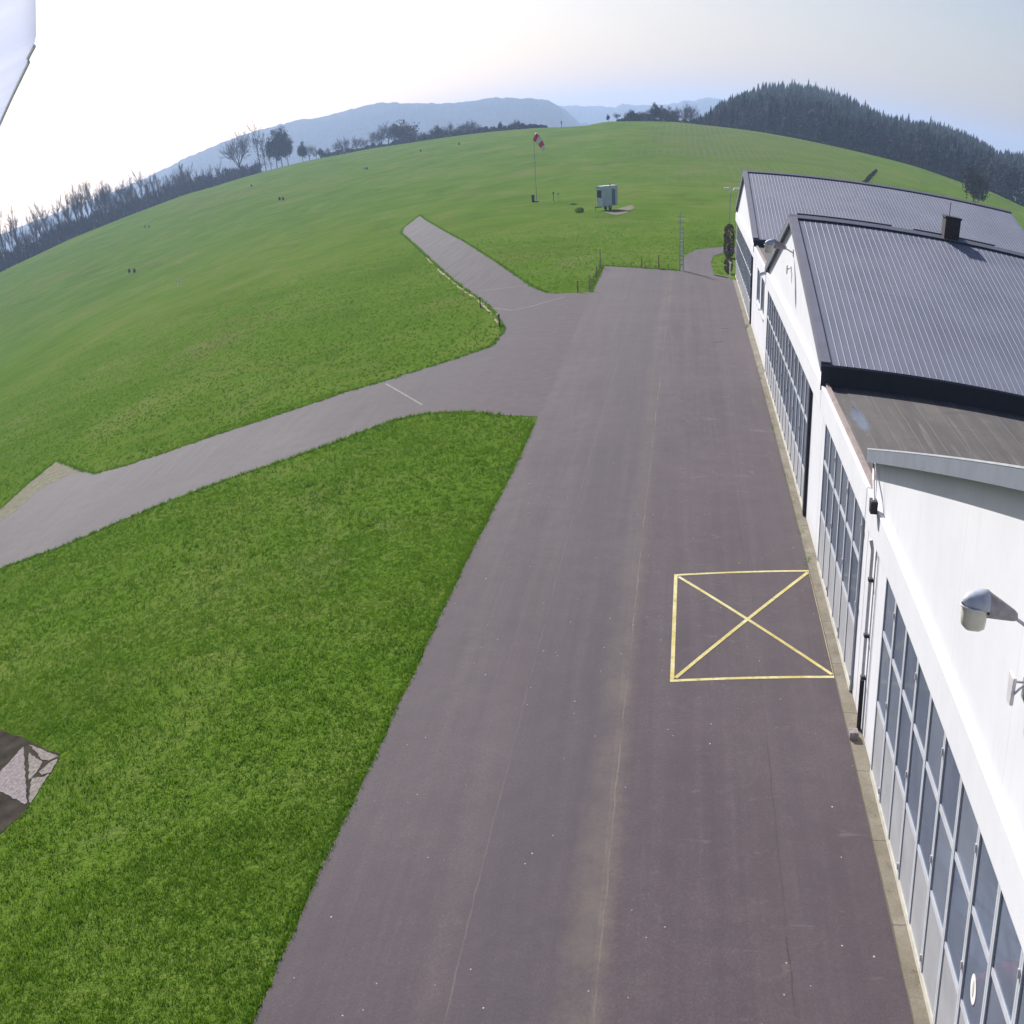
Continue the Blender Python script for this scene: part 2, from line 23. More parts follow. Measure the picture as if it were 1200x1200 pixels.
FOOT_HEDGE = [(-0.7, 464.4, 7.43, 1.2), (0.0, 462.6, 7.44, 1.6), (0.8, 465.2, 7.24, 1.5), (1.5, 459.3, 7.44, 1.0), (2.3, 463.6, 7.17, 0.9), (3.0, 461.2, 7.23, 1.4), (3.7, 456.3, 7.36, 0.9), (4.5, 461.9, 7.06, 1.3), (5.2, 457.3, 7.22, 1.0), (6.0, 460.5, 7.0, 1.2), (6.8, 460.1, 6.96, 1.0), (7.5, 458.1, 7.0, 0.8), (8.1, 455.4, 7.05, 1.4), (8.8, 453.2, 7.08, 1.3), (9.5, 453.3, 7.02, 0.8), (10.4, 455.9, 6.84, 1.0), (11.1, 454.9, 6.83, 1.3), (11.8, 455.3, 6.75, 1.7), (12.6, 456.5, 6.62, 1.6), (13.3, 453.9, 6.69, 1.6), (13.9, 451.2, 6.75, 1.0), (14.7, 453.1, 6.6, 1.5), (15.4, 452.1, 6.58, 1.6), (15.9, 447.2, 6.73, 1.3), (16.6, 446.0, 6.71, 1.2), (17.3, 445.3, 6.68, 1.2), (18.3, 451.7, 6.33, 0.9), (18.7, 445.3, 6.57, 1.4), (19.7, 449.3, 6.33, 0.9), (20.1, 442.7, 6.55, 1.3), (21.1, 448.3, 6.25, 1.6), (21.5, 442.6, 6.44, 1.2), (22.1, 439.7, 6.48, 0.7), (23.1, 444.6, 6.22, 1.2), (23.5, 439.2, 6.36, 1.2), (24.0, 436.8, 6.36, 1.3), (24.7, 436.8, 6.3, 1.1), (25.4, 435.9, 6.26, 0.6), (26.1, 435.2, 6.21, 1.3), (26.9, 436.6, 6.08, 0.6), (27.6, 436.4, 6.01, 1.0), (28.3, 436.6, 5.92, 1.2), (28.7, 432.3, 6.02, 1.3), (29.2, 429.3, 6.04, 1.1), (29.8, 428.1, 6.01, 0.7), (30.6, 429.3, 5.9, 1.3), (31.6, 433.1, 5.64, 1.3), (31.8, 426.1, 5.87, 0.8), (32.6, 427.6, 5.73, 0.8), (32.9, 422.9, 5.82, 0.8), (34.0, 427.0, 5.6, 1.4), (34.7, 427.8, 5.47, 1.4), (35.3, 426.6, 5.44, 1.3), (35.6, 422.1, 5.56, 1.2), (36.6, 425.5, 5.31, 1.4), (36.6, 417.5, 5.57, 0.6), (37.4, 419.3, 5.44, 0.7), (38.1, 418.9, 5.37, 1.3), (38.5, 416.5, 5.39, 1.3), (39.0, 414.4, 5.39, 1.0), (39.6, 413.6, 5.34, 1.1), (40.3, 413.7, 5.26, 0.6), (41.4, 417.1, 5.04, 1.2), (42.0, 416.6, 4.99, 1.0), (41.9, 409.2, 5.23, 1.2), (43.3, 415.6, 4.9, 1.4), (43.7, 412.9, 4.97, 1.4), (44.1, 411.1, 4.99, 0.9), (44.8, 411.2, 4.92, 1.1), (45.8, 413.1, 4.76, 0.9), (45.5, 405.3, 5.0, 0.9), (46.1, 404.9, 4.96, 0.7), (46.8, 404.5, 4.92, 0.9), (47.6, 405.6, 4.83, 0.9), (48.8, 409.5, 4.61, 1.3), (49.4, 409.3, 4.54, 0.8), (49.4, 404.0, 4.71, 1.0), (49.7, 401.1, 4.73, 1.2), (51.0, 405.8, 4.51, 0.9), (51.5, 404.3, 4.51, 0.7), (51.9, 402.5, 4.52, 1.2), (52.3, 400.6, 4.52, 1.1), (53.9, 407.0, 4.18, 1.5), (54.3, 404.7, 4.23, 0.8), (53.9, 397.6, 4.43, 0.8), (55.5, 403.3, 4.16, 0.8), (55.8, 401.0, 4.2, 1.0), (55.9, 397.2, 4.28, 0.6), (57.0, 399.7, 4.13, 0.9), (57.5, 398.6, 4.11, 1.3), (58.7, 402.2, 3.87, 1.0), (59.1, 400.3, 3.91, 1.2), (59.3, 397.3, 3.99, 1.2), (59.4, 393.5, 4.07, 0.7), (60.9, 398.6, 3.81, 1.2), (61.7, 399.6, 3.7, 1.4), (61.7, 395.2, 3.86, 1.0), (61.7, 391.1, 3.94, 1.2), (62.9, 394.6, 3.77, 0.8), (63.6, 394.6, 3.71, 1.0), (64.0, 393.2, 3.72, 0.7), (64.4, 391.5, 3.73, 0.6), (64.9, 390.4, 3.71, 0.6), (65.6, 390.6, 3.66, 1.0), (66.3, 390.6, 3.6, 0.6), (66.6, 388.6, 3.62, 1.0), (67.4, 389.2, 3.55, 0.7), (67.3, 385.1, 3.61, 1.0), (67.9, 384.7, 3.57, 1.0), (68.7, 385.5, 3.51, 1.1), (69.0, 383.7, 3.5, 1.1), (70.0, 385.3, 3.42, 0.9), (71.5, 389.4, 3.2, 1.2), (70.8, 382.6, 3.39, 0.6), (72.0, 385.5, 3.26, 1.1), (72.5, 384.4, 3.24, 0.8), (73.5, 386.0, 3.12, 0.9), (73.3, 381.6, 3.23, 0.8), (75.4, 388.8, 2.85, 1.1), (75.5, 386.0, 2.94, 1.2), (75.6, 383.2, 2.98, 1.3), (76.8, 385.8, 2.78, 0.9), (77.4, 385.1, 2.73, 0.7), (77.7, 383.5, 2.73, 0.7), (78.6, 384.3, 2.6, 1.0), (79.0, 383.0, 2.58, 0.6), (78.3, 377.0, 2.73, 1.1), (79.4, 378.7, 2.61, 1.0), (81.3, 384.4, 2.25, 1.2), (80.8, 379.0, 2.44, 0.5), (82.5, 383.6, 2.13, 1.0), (81.2, 374.8, 2.42, 1.1), (82.5, 377.7, 2.25, 0.6), (83.9, 380.6, 2.04, 1.2), (84.8, 381.3, 1.91, 1.0), (85.2, 380.5, 1.87, 1.2), (84.5, 374.6, 2.05, 1.0), (86.1, 378.2, 1.82, 1.1), (85.5, 373.0, 1.95, 1.2), (86.4, 374.0, 1.84, 0.5), (87.1, 374.0, 1.76, 0.7), (88.1, 375.5, 1.62, 0.6), (88.0, 372.0, 1.68, 0.8), (89.2, 374.3, 1.51, 0.7), (90.4, 376.4, 1.34, 0.7), (91.0, 376.2, 1.3, 0.9), (90.5, 371.4, 1.48, 0.6), (91.3, 372.1, 1.4, 1.1), (92.7, 374.7, 1.22, 1.0), (93.2, 374.0, 1.2, 0.7), (92.5, 368.7, 1.4, 0.9), (93.0, 368.1, 1.37, 0.8), (93.9, 369.1, 1.29, 1.0), (95.0, 370.5, 1.17, 0.9), (95.6, 370.4, 1.12, 1.2), (96.1, 369.7, 1.11, 0.8), (97.3, 371.3, 0.97, 1.1), (96.9, 367.6, 1.1, 0.8), (97.0, 365.5, 1.14, 1.1), (98.2, 367.5, 1.01, 0.8), (99.3, 369.0, 0.82, 0.9), (98.4, 363.1, 0.98, 0.7), (99.8, 365.9, 0.76, 1.0), (101.3, 368.4, 0.51, 1.3), (100.6, 363.7, 0.64, 0.8), (101.3, 363.7, 0.53, 1.0), (101.6, 362.3, 0.48, 0.9), (103.4, 366.1, 0.18, 1.2), (103.6, 364.4, 0.16, 1.1), (102.8, 359.7, 0.26, 1.1), (103.3, 358.7, 0.19, 1.1), (104.6, 360.8, -0.0, 0.6), (104.5, 358.3, -0.01, 0.6), (104.7, 356.9, -0.07, 0.9), (105.9, 358.3, -0.22, 0.8), (105.6, 355.3, -0.23, 1.2), (107.2, 358.2, -0.44, 0.9), (107.5, 356.8, -0.42, 0.7), (108.1, 356.8, -0.43, 1.0), (109.2, 358.3, -0.5, 1.2), (109.5, 357.1, -0.46, 1.3), (110.2, 357.3, -0.47, 1.5), (111.2, 358.6, -0.54, 1.3), (112.4, 360.0, -0.63, 1.7)]
SKY_R = [(0.01, -0.0), (0.85, 0.0063), (1.63, 0.0123), (2.5, 0.0172), (3.32, 0.0212), (4.22, 0.0266), (5.42, 0.0279), (6.09, 0.0277), (7.15, 0.0248), (8.2, 0.0233), (9.46, 0.0178), (10.97, 0.0139), (12.57, 0.0162), (14.22, 0.0134), (15.08, 0.0098), (15.63, 0.0065), (16.3, 0.0087), (16.99, 0.0093), (18.74, 0.0094)]
SKY_A = [(-34.56, 0.0266), (-33.1, 0.0253), (-31.92, 0.0237), (-30.03, 0.0218), (-28.22, 0.0214), (-26.81, 0.0219), (-24.71, 0.0252), (-22.77, 0.028), (-21.03, 0.0281), (-18.87, 0.0275), (-17.6, 0.0261), (-16.01, 0.0269), (-14.61, 0.0258), (-12.33, 0.0208), (-10.24, 0.0171), (-9.19, 0.0176), (-7.94, 0.016), (-6.61, 0.013), (-6.07, 0.0085), (-5.38, 0.0006), (-5.06, -0.0036)]
SKY_B = [(-7.55, 0.0068), (-6.71, 0.0086), (-5.87, 0.0083), (-4.48, 0.0072), (-3.35, 0.0054), (-2.93, 0.0075), (-1.96, 0.0066), (-0.71, 0.0071), (0.09, 0.0097), (0.63, 0.0102), (1.13, 0.012), (1.55, 0.0117), (2.52, 0.0106), (3.78, 0.0077)]
MARKERS = [(-133.53, 235.98, 1.17), (-130.33, 232.6, 0.98), (-122.45, 316.11, 3.28), (-120.56, 313.88, 3.13), (-159.67, 389.11, 7.48), (-91.2, 175.43, -0.0), (-176.78, 332.18, 6.83), (-173.5, 328.81, 6.49), (-111.18, 371.35, 4.59), (-109.67, 369.18, 4.49), (-88.31, 423.88, 5.96), (-102.32, 419.59, 5.82)]
BROW_POST = (-55.9, 486.0, 7.37, 1.4)
DITCH = [(36.06, 254.98, 0.58), (40.15, 273.31, 1.1), (43.54, 287.7, 1.54), (48.08, 306.96, 2.16)]
BACK_TREE = (66.0, 267.8, 0.47, 7.9)
SHED = (112.04, 377.29, 1.17, -1.59)
APRON_LEFT = [(-13.4, 12.34), (-13.25, 14.94), (-13.18, 16.8), (-13.15, 18.51), (-13.03, 20.24), (-12.77, 26.74), (-12.52, 34.85), (-12.15, 43.52), (-12.09, 50.42), (-12.02, 60.99), (-12.15, 73.88), (-12.18, 88.1), (-12.24, 103.5)]
APRON_FAR = [(-12.24, 103.5), (-8.76, 101.48), (-5.02, 99.56), (-4.78, 105.38), (-4.53, 110.55), (-3.43, 115.66), (-0.34, 119.16), (2.73, 120.87)]
APRON_PATCH = [(-0.13, 95.41), (-1.96, 97.42), (-2.06, 105.89), (-1.67, 111.15), (-0.53, 113.92), (0.75, 114.75)]
BOX = [(-5.03, 32.84), (-0.37, 33.6), (-0.37, 26.8), (-5.1, 26.27)]
PAD = [[(-26.33, 25.62), (-24.09, 22.51), (-24.15, 22.44), (-25.88, 23.35), (-26.51, 24.25)], [(-26.1, 25.69), (-24.23, 24.73), (-24.54, 24.56), (-24.86, 24.66)], [(-25.8, 25.2), (-24.78, 24.53), (-24.7, 24.02), (-24.78, 23.66)], [(-24.44, 24.45), (-24.18, 24.6), (-24.03, 23.9), (-24.37, 23.84), (-24.61, 24.04)], [(-24.72, 23.73), (-24.19, 23.73), (-24.07, 23.87), (-23.91, 22.45), (-24.11, 22.65)]]
STRIP = [(-31.86, 28.13), (-28.45, 27.11), (-27.81, 26.73), (-26.57, 26.13), (-24.18, 24.77), (-24.03, 24.03), (-23.92, 22.36), (-23.9, 22.02), (-24.28, 21.18), (-25.09, 19.45)]
JOINTS = [[(-22.95, 62.39), (-19.15, 56.07)], [(-22.65, 93.77), (-18.09, 93.84)], [(-19.83, 84.14), (-17.94, 82.12), (-16.72, 83.0), (-15.59, 84.77), (-14.28, 86.65)]]
GRIT = [(-34.37, 124.74), (-26.88, 102.89), (-24.16, 95.22), (-21.73, 89.03), (-19.43, 82.16), (-17.92, 76.84)]
GRIT2 = [(-49.0, 55.79), (-49.08, 60.24), (-48.67, 63.67), (-43.3, 58.67), (-44.74, 59.03), (-46.29, 57.4), (-46.11, 54.35), (-46.82, 52.71)]
BARE = [(-16.42, 161.72), (-14.11, 156.11), (-12.94, 159.13), (-12.01, 169.15), (-12.61, 174.09), (-13.71, 169.57), (-14.81, 163.93)]
SEAMS = [[(-3.36, 12.98), (-2.77, 15.51), (-2.64, 24.31), (-2.41, 34.01), (-2.2, 63.96), (-1.83, 99.04)], [(-6.64, 12.93), (-6.63, 15.07), (-6.58, 16.85), (-6.51, 20.86), (-6.24, 26.21), (-5.95, 38.42), (-5.89, 61.39), (-6.26, 93.32)], [(-9.61, 12.79), (-9.44, 15.58), (-9.25, 19.47), (-9.01, 25.03), (-8.75, 35.33), (-8.61, 52.42), (-8.49, 77.38)]]
import bpy, bmesh, math, random
import numpy as np
from mathutils import Vector, Matrix
from mathutils.geometry import tessellate_polygon
S = bpy.context.scene
COL = S.collection
PI = math.pi

# ------------------------------------------------------------------ helpers
def link(name, data, parent=None, loc=None):
    o = bpy.data.objects.new(name, data)
    COL.objects.link(o)
    if parent is not None:
        o.parent = parent
    if loc is not None:
        o.location = loc
    return o

def tag(o, label=None, cat=None, group=None, kind=None):
    if label: o['label'] = label
    if cat: o['category'] = cat
    if group: o['group'] = group
    if kind: o['kind'] = kind
    return o

def thing(name, label, cat, loc=(0, 0, 0), rz=0.0, group=None):
    o = link(name, None, None, loc)
    o.rotation_euler = (0, 0, rz)
    o.empty_display_size = .2
    return tag(o, label, cat, group)

class MB:
    """collects shapes for ONE mesh"""
    def __init__(self):
        self.v, self.f, self.m = [], [], []
        self.cur = 0
    def add(self, vs, fs):
        b = len(self.v)
        self.v += [tuple(p) for p in vs]
        self.f += [tuple(b + i for i in f) for f in fs]
        self.m += [self.cur] * len(fs)
        return self
    def box(self, x0, x1, y0, y1, z0, z1):
        vs = [(x, y, z) for z in (z0, z1) for y in (y0, y1) for x in (x0, x1)]
        return self.add(vs, [(0, 2, 3, 1), (4, 5, 7, 6), (0, 1, 5, 4), (2, 6, 7, 3), (0, 4, 6, 2), (1, 3, 7, 5)])
    def prism(self, pts, axis, a0, a1):
        """polygon pts (2D) extruded along axis 0/1/2 from a0 to a1"""
        def mk(p, a):
            q = [0, 0, 0]; r = [i for i in range(3) if i != axis]
            q[axis] = a; q[r[0]] = p[0]; q[r[1]] = p[1]; return q
        n = len(pts)
        vs = [mk(p, a0) for p in pts] + [mk(p, a1) for p in pts]
        fs = [tuple(range(n)), tuple(range(2 * n - 1, n - 1, -1))]
        fs += [(i, n + i, n + (i + 1) % n, (i + 1) % n) for i in range(n)]
        return self.add(vs, fs)
    def tube(self, pts, rs, n=8, cap=True):
        pts = [Vector(p) for p in pts]
        if not hasattr(rs, '__len__'): rs = [rs] * len(pts)
        vs, fs = [], []
        u = None
        for i, p in enumerate(pts):
            t = (pts[min(i + 1, len(pts) - 1)] - pts[max(i - 1, 0)]).normalized()
            if u is None:
                u = t.orthogonal().normalized()
            u = (u - t * u.dot(t))
            u = u.normalized() if u.length > 1e-6 else t.orthogonal().normalized()
            w = t.cross(u)
            for k in range(n):
                a = 2 * PI * k / n
                vs.append(p + (u * math.cos(a) + w * math.sin(a)) * rs[i])
        for i in range(len(pts) - 1):
            for k in range(n):
                fs.append((i * n + k, i * n + (k + 1) % n, (i + 1) * n + (k + 1) % n, (i + 1) * n + k))
        if cap:
            fs.append(tuple(range(n - 1, -1, -1)))
            fs.append(tuple((len(pts) - 1) * n + k for k in range(n)))
        return self.add(vs, fs)
    def build(self, name, mats, parent=None, smooth=False, bevel=0, recalc=True):
        me = bpy.data.meshes.new(name)
        me.from_pydata(self.v, [], self.f)
        if not isinstance(mats, (list, tuple)): mats = [mats]
        for m in mats: me.materials.append(m)
        me.polygons.foreach_set('material_index', self.m)
        if recalc:
            bm = bmesh.new(); bm.from_mesh(me)
            bmesh.ops.recalc_face_normals(bm, faces=bm.faces)
            bm.to_mesh(me); bm.free()
        if smooth:
            me.polygons.foreach_set('use_smooth', [True] * len(me.polygons))
        me.update()
        o = link(name, me, parent)
        if bevel:
            b = o.modifiers.new('edge', 'BEVEL'); b.width = bevel; b.segments = 2; b.limit_method = 'ANGLE'
        return o

def np_mesh(name, verts, tris, mats, midx=None, smooth=False):
    me = bpy.data.meshes.new(name)
    nv, nt = len(verts), len(tris)
    k = tris.shape[1]
    me.vertices.add(nv); me.loops.add(nt * k); me.polygons.add(nt)
    me.vertices.foreach_set('co', np.ascontiguousarray(verts, np.float32).ravel())
    me.loops.foreach_set('vertex_index', np.ascontiguousarray(tris, np.int32).ravel())
    me.polygons.foreach_set('loop_start', np.arange(0, nt * k, k, dtype=np.int32))
    if not isinstance(mats, (list, tuple)): mats = [mats]
    for m in mats: me.materials.append(m)
    if midx is not None: me.polygons.foreach_set('material_index', np.ascontiguousarray(midx, np.int32))
    if smooth: me.polygons.foreach_set('use_smooth', np.ones(nt, bool))
    me.update(calc_edges=True)
    return me

# ------------------------------------------------------------------ material toolkit
class NT:
    def __init__(self, name):
        self.mat = bpy.data.materials.new(name)
        self.mat.use_nodes = True
        self.t = self.mat.node_tree
        self.t.nodes.clear()
        self.out = self.n('ShaderNodeOutputMaterial')
        self._pos = None
    def n(self, kind, **kw):
        nd = self.t.nodes.new(kind)
        for k, v in kw.items():
            if k.startswith('i_'):
                nd.inputs[k[2:].replace('_', ' ')].default_value = v
            else:
                setattr(nd, k, v)
        return nd
    def l(self, a, b):
        self.t.links.new(a, b)
    def pos(self):
        if self._pos is None:
            g = self.n('ShaderNodeNewGeometry')
            self._pos = g.outputs['Position']
        return self._pos
    def xyz(self):
        s = self.n('ShaderNodeSeparateXYZ'); self.l(self.pos(), s.inputs[0]); return s.outputs
    def mapped(self, scale):
        m = self.n('ShaderNodeMapping'); self.l(self.pos(), m.inputs['Vector']); m.inputs['Scale'].default_value = scale
        return m.outputs[0]
    def noise(self, scale, detail=4, rough=.55, vec=None, dist=0.0):
        nd = self.n('ShaderNodeTexNoise'); nd.inputs['Scale'].default_value = scale
        nd.inputs['Detail'].default_value = detail; nd.inputs['Roughness'].default_value = rough
        nd.inputs['Distortion'].default_value = dist
        self.l(vec if vec is not None else self.pos(), nd.inputs['Vector'])
        return nd.outputs['Fac']
    def ramp(self, fac, stops):
        r = self.n('ShaderNodeValToRGB')
        e = r.color_ramp.elements
        while len(e) < len(stops): e.new(.5)
        for el, (p, c) in zip(e, stops):
            el.position = p; el.color = (c[0], c[1], c[2], 1) if hasattr(c, '__len__') else (c, c, c, 1)
        self.l(fac, r.inputs[0]); return r.outputs[0]
    def math(self, op, a, b=None, c=None, clamp=False):
        m = self.n('ShaderNodeMath', operation=op, use_clamp=clamp)
        for i, x in enumerate((a, b, c)):
            if x is None: continue
            if hasattr(x, 'links') or hasattr(x, 'is_linked'): self.l(x, m.inputs[i])
            else: m.inputs[i].default_value = x
        return m.outputs[0]
    def mix(self, fac, a, b, mode='MIX'):
        m = self.n('ShaderNodeMix', data_type='RGBA', blend_type=mode)
        for i, x in ((0, fac), (6, a), (7, b)):
            if hasattr(x, 'is_linked'): self.l(x, m.inputs[i])
            elif hasattr(x, '__len__'): m.inputs[i].default_value = (x[0], x[1], x[2], 1)
            else: m.inputs[i].default_value = x
        return m.outputs[2]
    def bump(self, height, strength=.3, dist=.02):
        b = self.n('ShaderNodeBump'); b.inputs['Strength'].default_value = strength; b.inputs['Distance'].default_value = dist
        self.l(height, b.inputs['Height']); return b.outputs[0]
    def bsdf(self, color, rough=.8, metal=0.0, normal=None, spec=.5, out=True):
        p = self.n('ShaderNodeBsdfPrincipled')
        for key, x in (('Base Color', color), ('Roughness', rough), ('Metallic', metal)):
            if hasattr(x, 'is_linked'): self.l(x, p.inputs[key])
            elif hasattr(x, '__len__'): p.inputs[key].default_value = (x[0], x[1], x[2], 1)
            else: p.inputs[key].default_value = x
        p.inputs['Specular IOR Level'].default_value = spec
        if normal is not None: self.l(normal, p.inputs['Normal'])
        if out: self.l(p.outputs[0], self.out.inputs['Surface'])
        return p

def simple(name, col, rough=.7, metal=0.0, var=.18, scale=3.0, spec=.4, bump=.0, bscale=30):
    m = NT(name)
    f = m.noise(scale, 5, .6)
    c = m.ramp(f, [(.25, [x * (1 - var) for x in col]), (.75, [min(1, x * (1 + var)) for x in col])])
    nrm = m.bump(m.noise(bscale, 3), bump, .01) if bump else None
    m.bsdf(c, rough, metal, nrm, spec)
    return m.mat

def line_mask(m, coord, pos, width, wob=None):
    a = m.math('SUBTRACT', coord, pos)
    if wob is not None: a = m.math('ADD', a, wob)
    a = m.math('ABSOLUTE', a)
    return m.math('LESS_THAN', a, width)

# ---- grass / field
def mat_field():
    m = NT('meadow')
    x, y, z = m.xyz()
    big = m.noise(.018, 5, .6)
    mid = m.noise(.22, 5, .65)
    fine = m.noise(2.6, 4, .7)
    vf = m.noise(9, 3, .7)
    c = m.ramp(big, [(.3, (.088, .174, .016)), (.5, (.112, .200, .022)), (.7, (.152, .214, .038))])
    c = m.mix(m.math('MULTIPLY', mid, .5), c, (.088, .152, .014))
    drift = m.noise(1.0, 5, .68, vec=m.mapped((.10, .045, 1)), dist=.5)
    c = m.mix(m.ramp(drift, [(.34, .55), (.50, 0.0)]), c, (.070, .125, .014))
    c = m.mix(m.ramp(drift, [(.52, 0.0), (.70, .60)]), c, (.190, .215, .060))
    brown = m.ramp(m.noise(.035, 5, .7, dist=.6), [(.56, 0.0), (.72, 1.0)])
    c = m.mix(m.math('MULTIPLY', brown, .60), c, (.200, .165, .075))
    c = m.mix(m.ramp(fine, [(.35, 0.0), (.75, .40)]), c, (.055, .098, .012))
    c = m.mix(m.ramp(vf, [(.5, 0.0), (.8, .4)]), c, (.150, .180, .045))
    mow = m.noise(1.0, 4, .6, vec=m.mapped((.055, .42, 1)))
    c = m.mix(m.ramp(mow, [(.50, 0.0), (.66, .35)]), c, (.165, .195, .050))
    straw = m.ramp(m.noise(.09, 6, .72, dist=.8), [(.55, 0.0), (.70, .5)])
    c = m.mix(straw, c, (.195, .200, .085))
    # worn mowing / tyre lines on the rise beyond the windsock
    w = m.n('ShaderNodeTexWave', wave_type='BANDS', bands_direction='X')
    w.inputs['Scale'].default_value = .17; w.inputs['Distortion'].default_value = 5.0
    w.inputs['Detail'].default_value = 2; w.inputs['Detail Scale'].default_value = .35
    m.l(m.mapped((1.0, .12, 1.0)), w.inputs['Vector'])
    far = m.math('MULTIPLY', m.ramp(m.math('MULTIPLY', y, .002), [(.42, 0.0), (.62, 1.0)]), m.ramp(m.math('MULTIPLY_ADD', x, .004, .5), [(.40, 0.0), (.50, 1.0), (.64, 1.0), (.74, 0.0)]))
    lines = m.math('MULTIPLY', m.ramp(w.outputs['Fac'], [(.62, 0.0), (.9, 1.0)]), far)
    patch = m.ramp(m.noise(.03, 4, .6), [(.42, .0), (.6, 1.0)])
    c = m.mix(m.math('MULTIPLY', m.math('MULTIPLY', lines, patch), .8), c, (.175, .165, .125))
    c = m.mix(m.math('MULTIPLY', far, .25), c, (.12, .135, .045))
    hgt = m.math('ADD', fine, m.math('MULTIPLY', vf, .5))
    m.bsdf(c, 1.0, 0, m.bump(hgt, .9, .10), 0.0)
    return m.mat

def mat_blade():
    m = NT('grass_blades')
    oi = m.noise(.55, 4, .65)
    f2 = m.noise(6, 2, .6)
    c = m.ramp(oi, [(.3, (.088, .205, .009)), (.5, (.108, .236, .011)), (.68, (.142, .258, .018))])
    c = m.mix(m.ramp(f2, [(.4, 0.0), (.8, .35)]), c, (.160, .225, .030))
    patch = m.ramp(m.noise(.8, 5, .7, dist=.4), [(.64, 0.0), (.76, .6)])
    c = m.mix(patch, c, (.150, .130, .060))
    g = m.n('ShaderNodeNewGeometry')
    sc = m.n('ShaderNodeVectorMath', operation='SCALE'); m.l(g.outputs['Normal'], sc.inputs[0]); sc.inputs['Scale'].default_value = .16
    ad = m.n('ShaderNodeVectorMath', operation='ADD'); m.l(sc.outputs[0], ad.inputs[0]); ad.inputs[1].default_value = (0, 0, 1)
    nm = m.n('ShaderNodeVectorMath', operation='NORMALIZE'); m.l(ad.outputs[0], nm.inputs[0])
    d = m.n('ShaderNodeBsdfDiffuse'); m.l(c, d.inputs[0]); m.l(nm.outputs[0], d.inputs['Normal'])
    t = m.n('ShaderNodeBsdfTranslucent'); m.l(c, t.inputs[0])
    mx = m.n('ShaderNodeMixShader'); mx.inputs[0].default_value = .30
    m.l(d.outputs[0], mx.inputs[1]); m.l(t.outputs[0], mx.inputs[2]); m.l(mx.outputs[0], m.out.inputs['Surface'])
    return m.mat

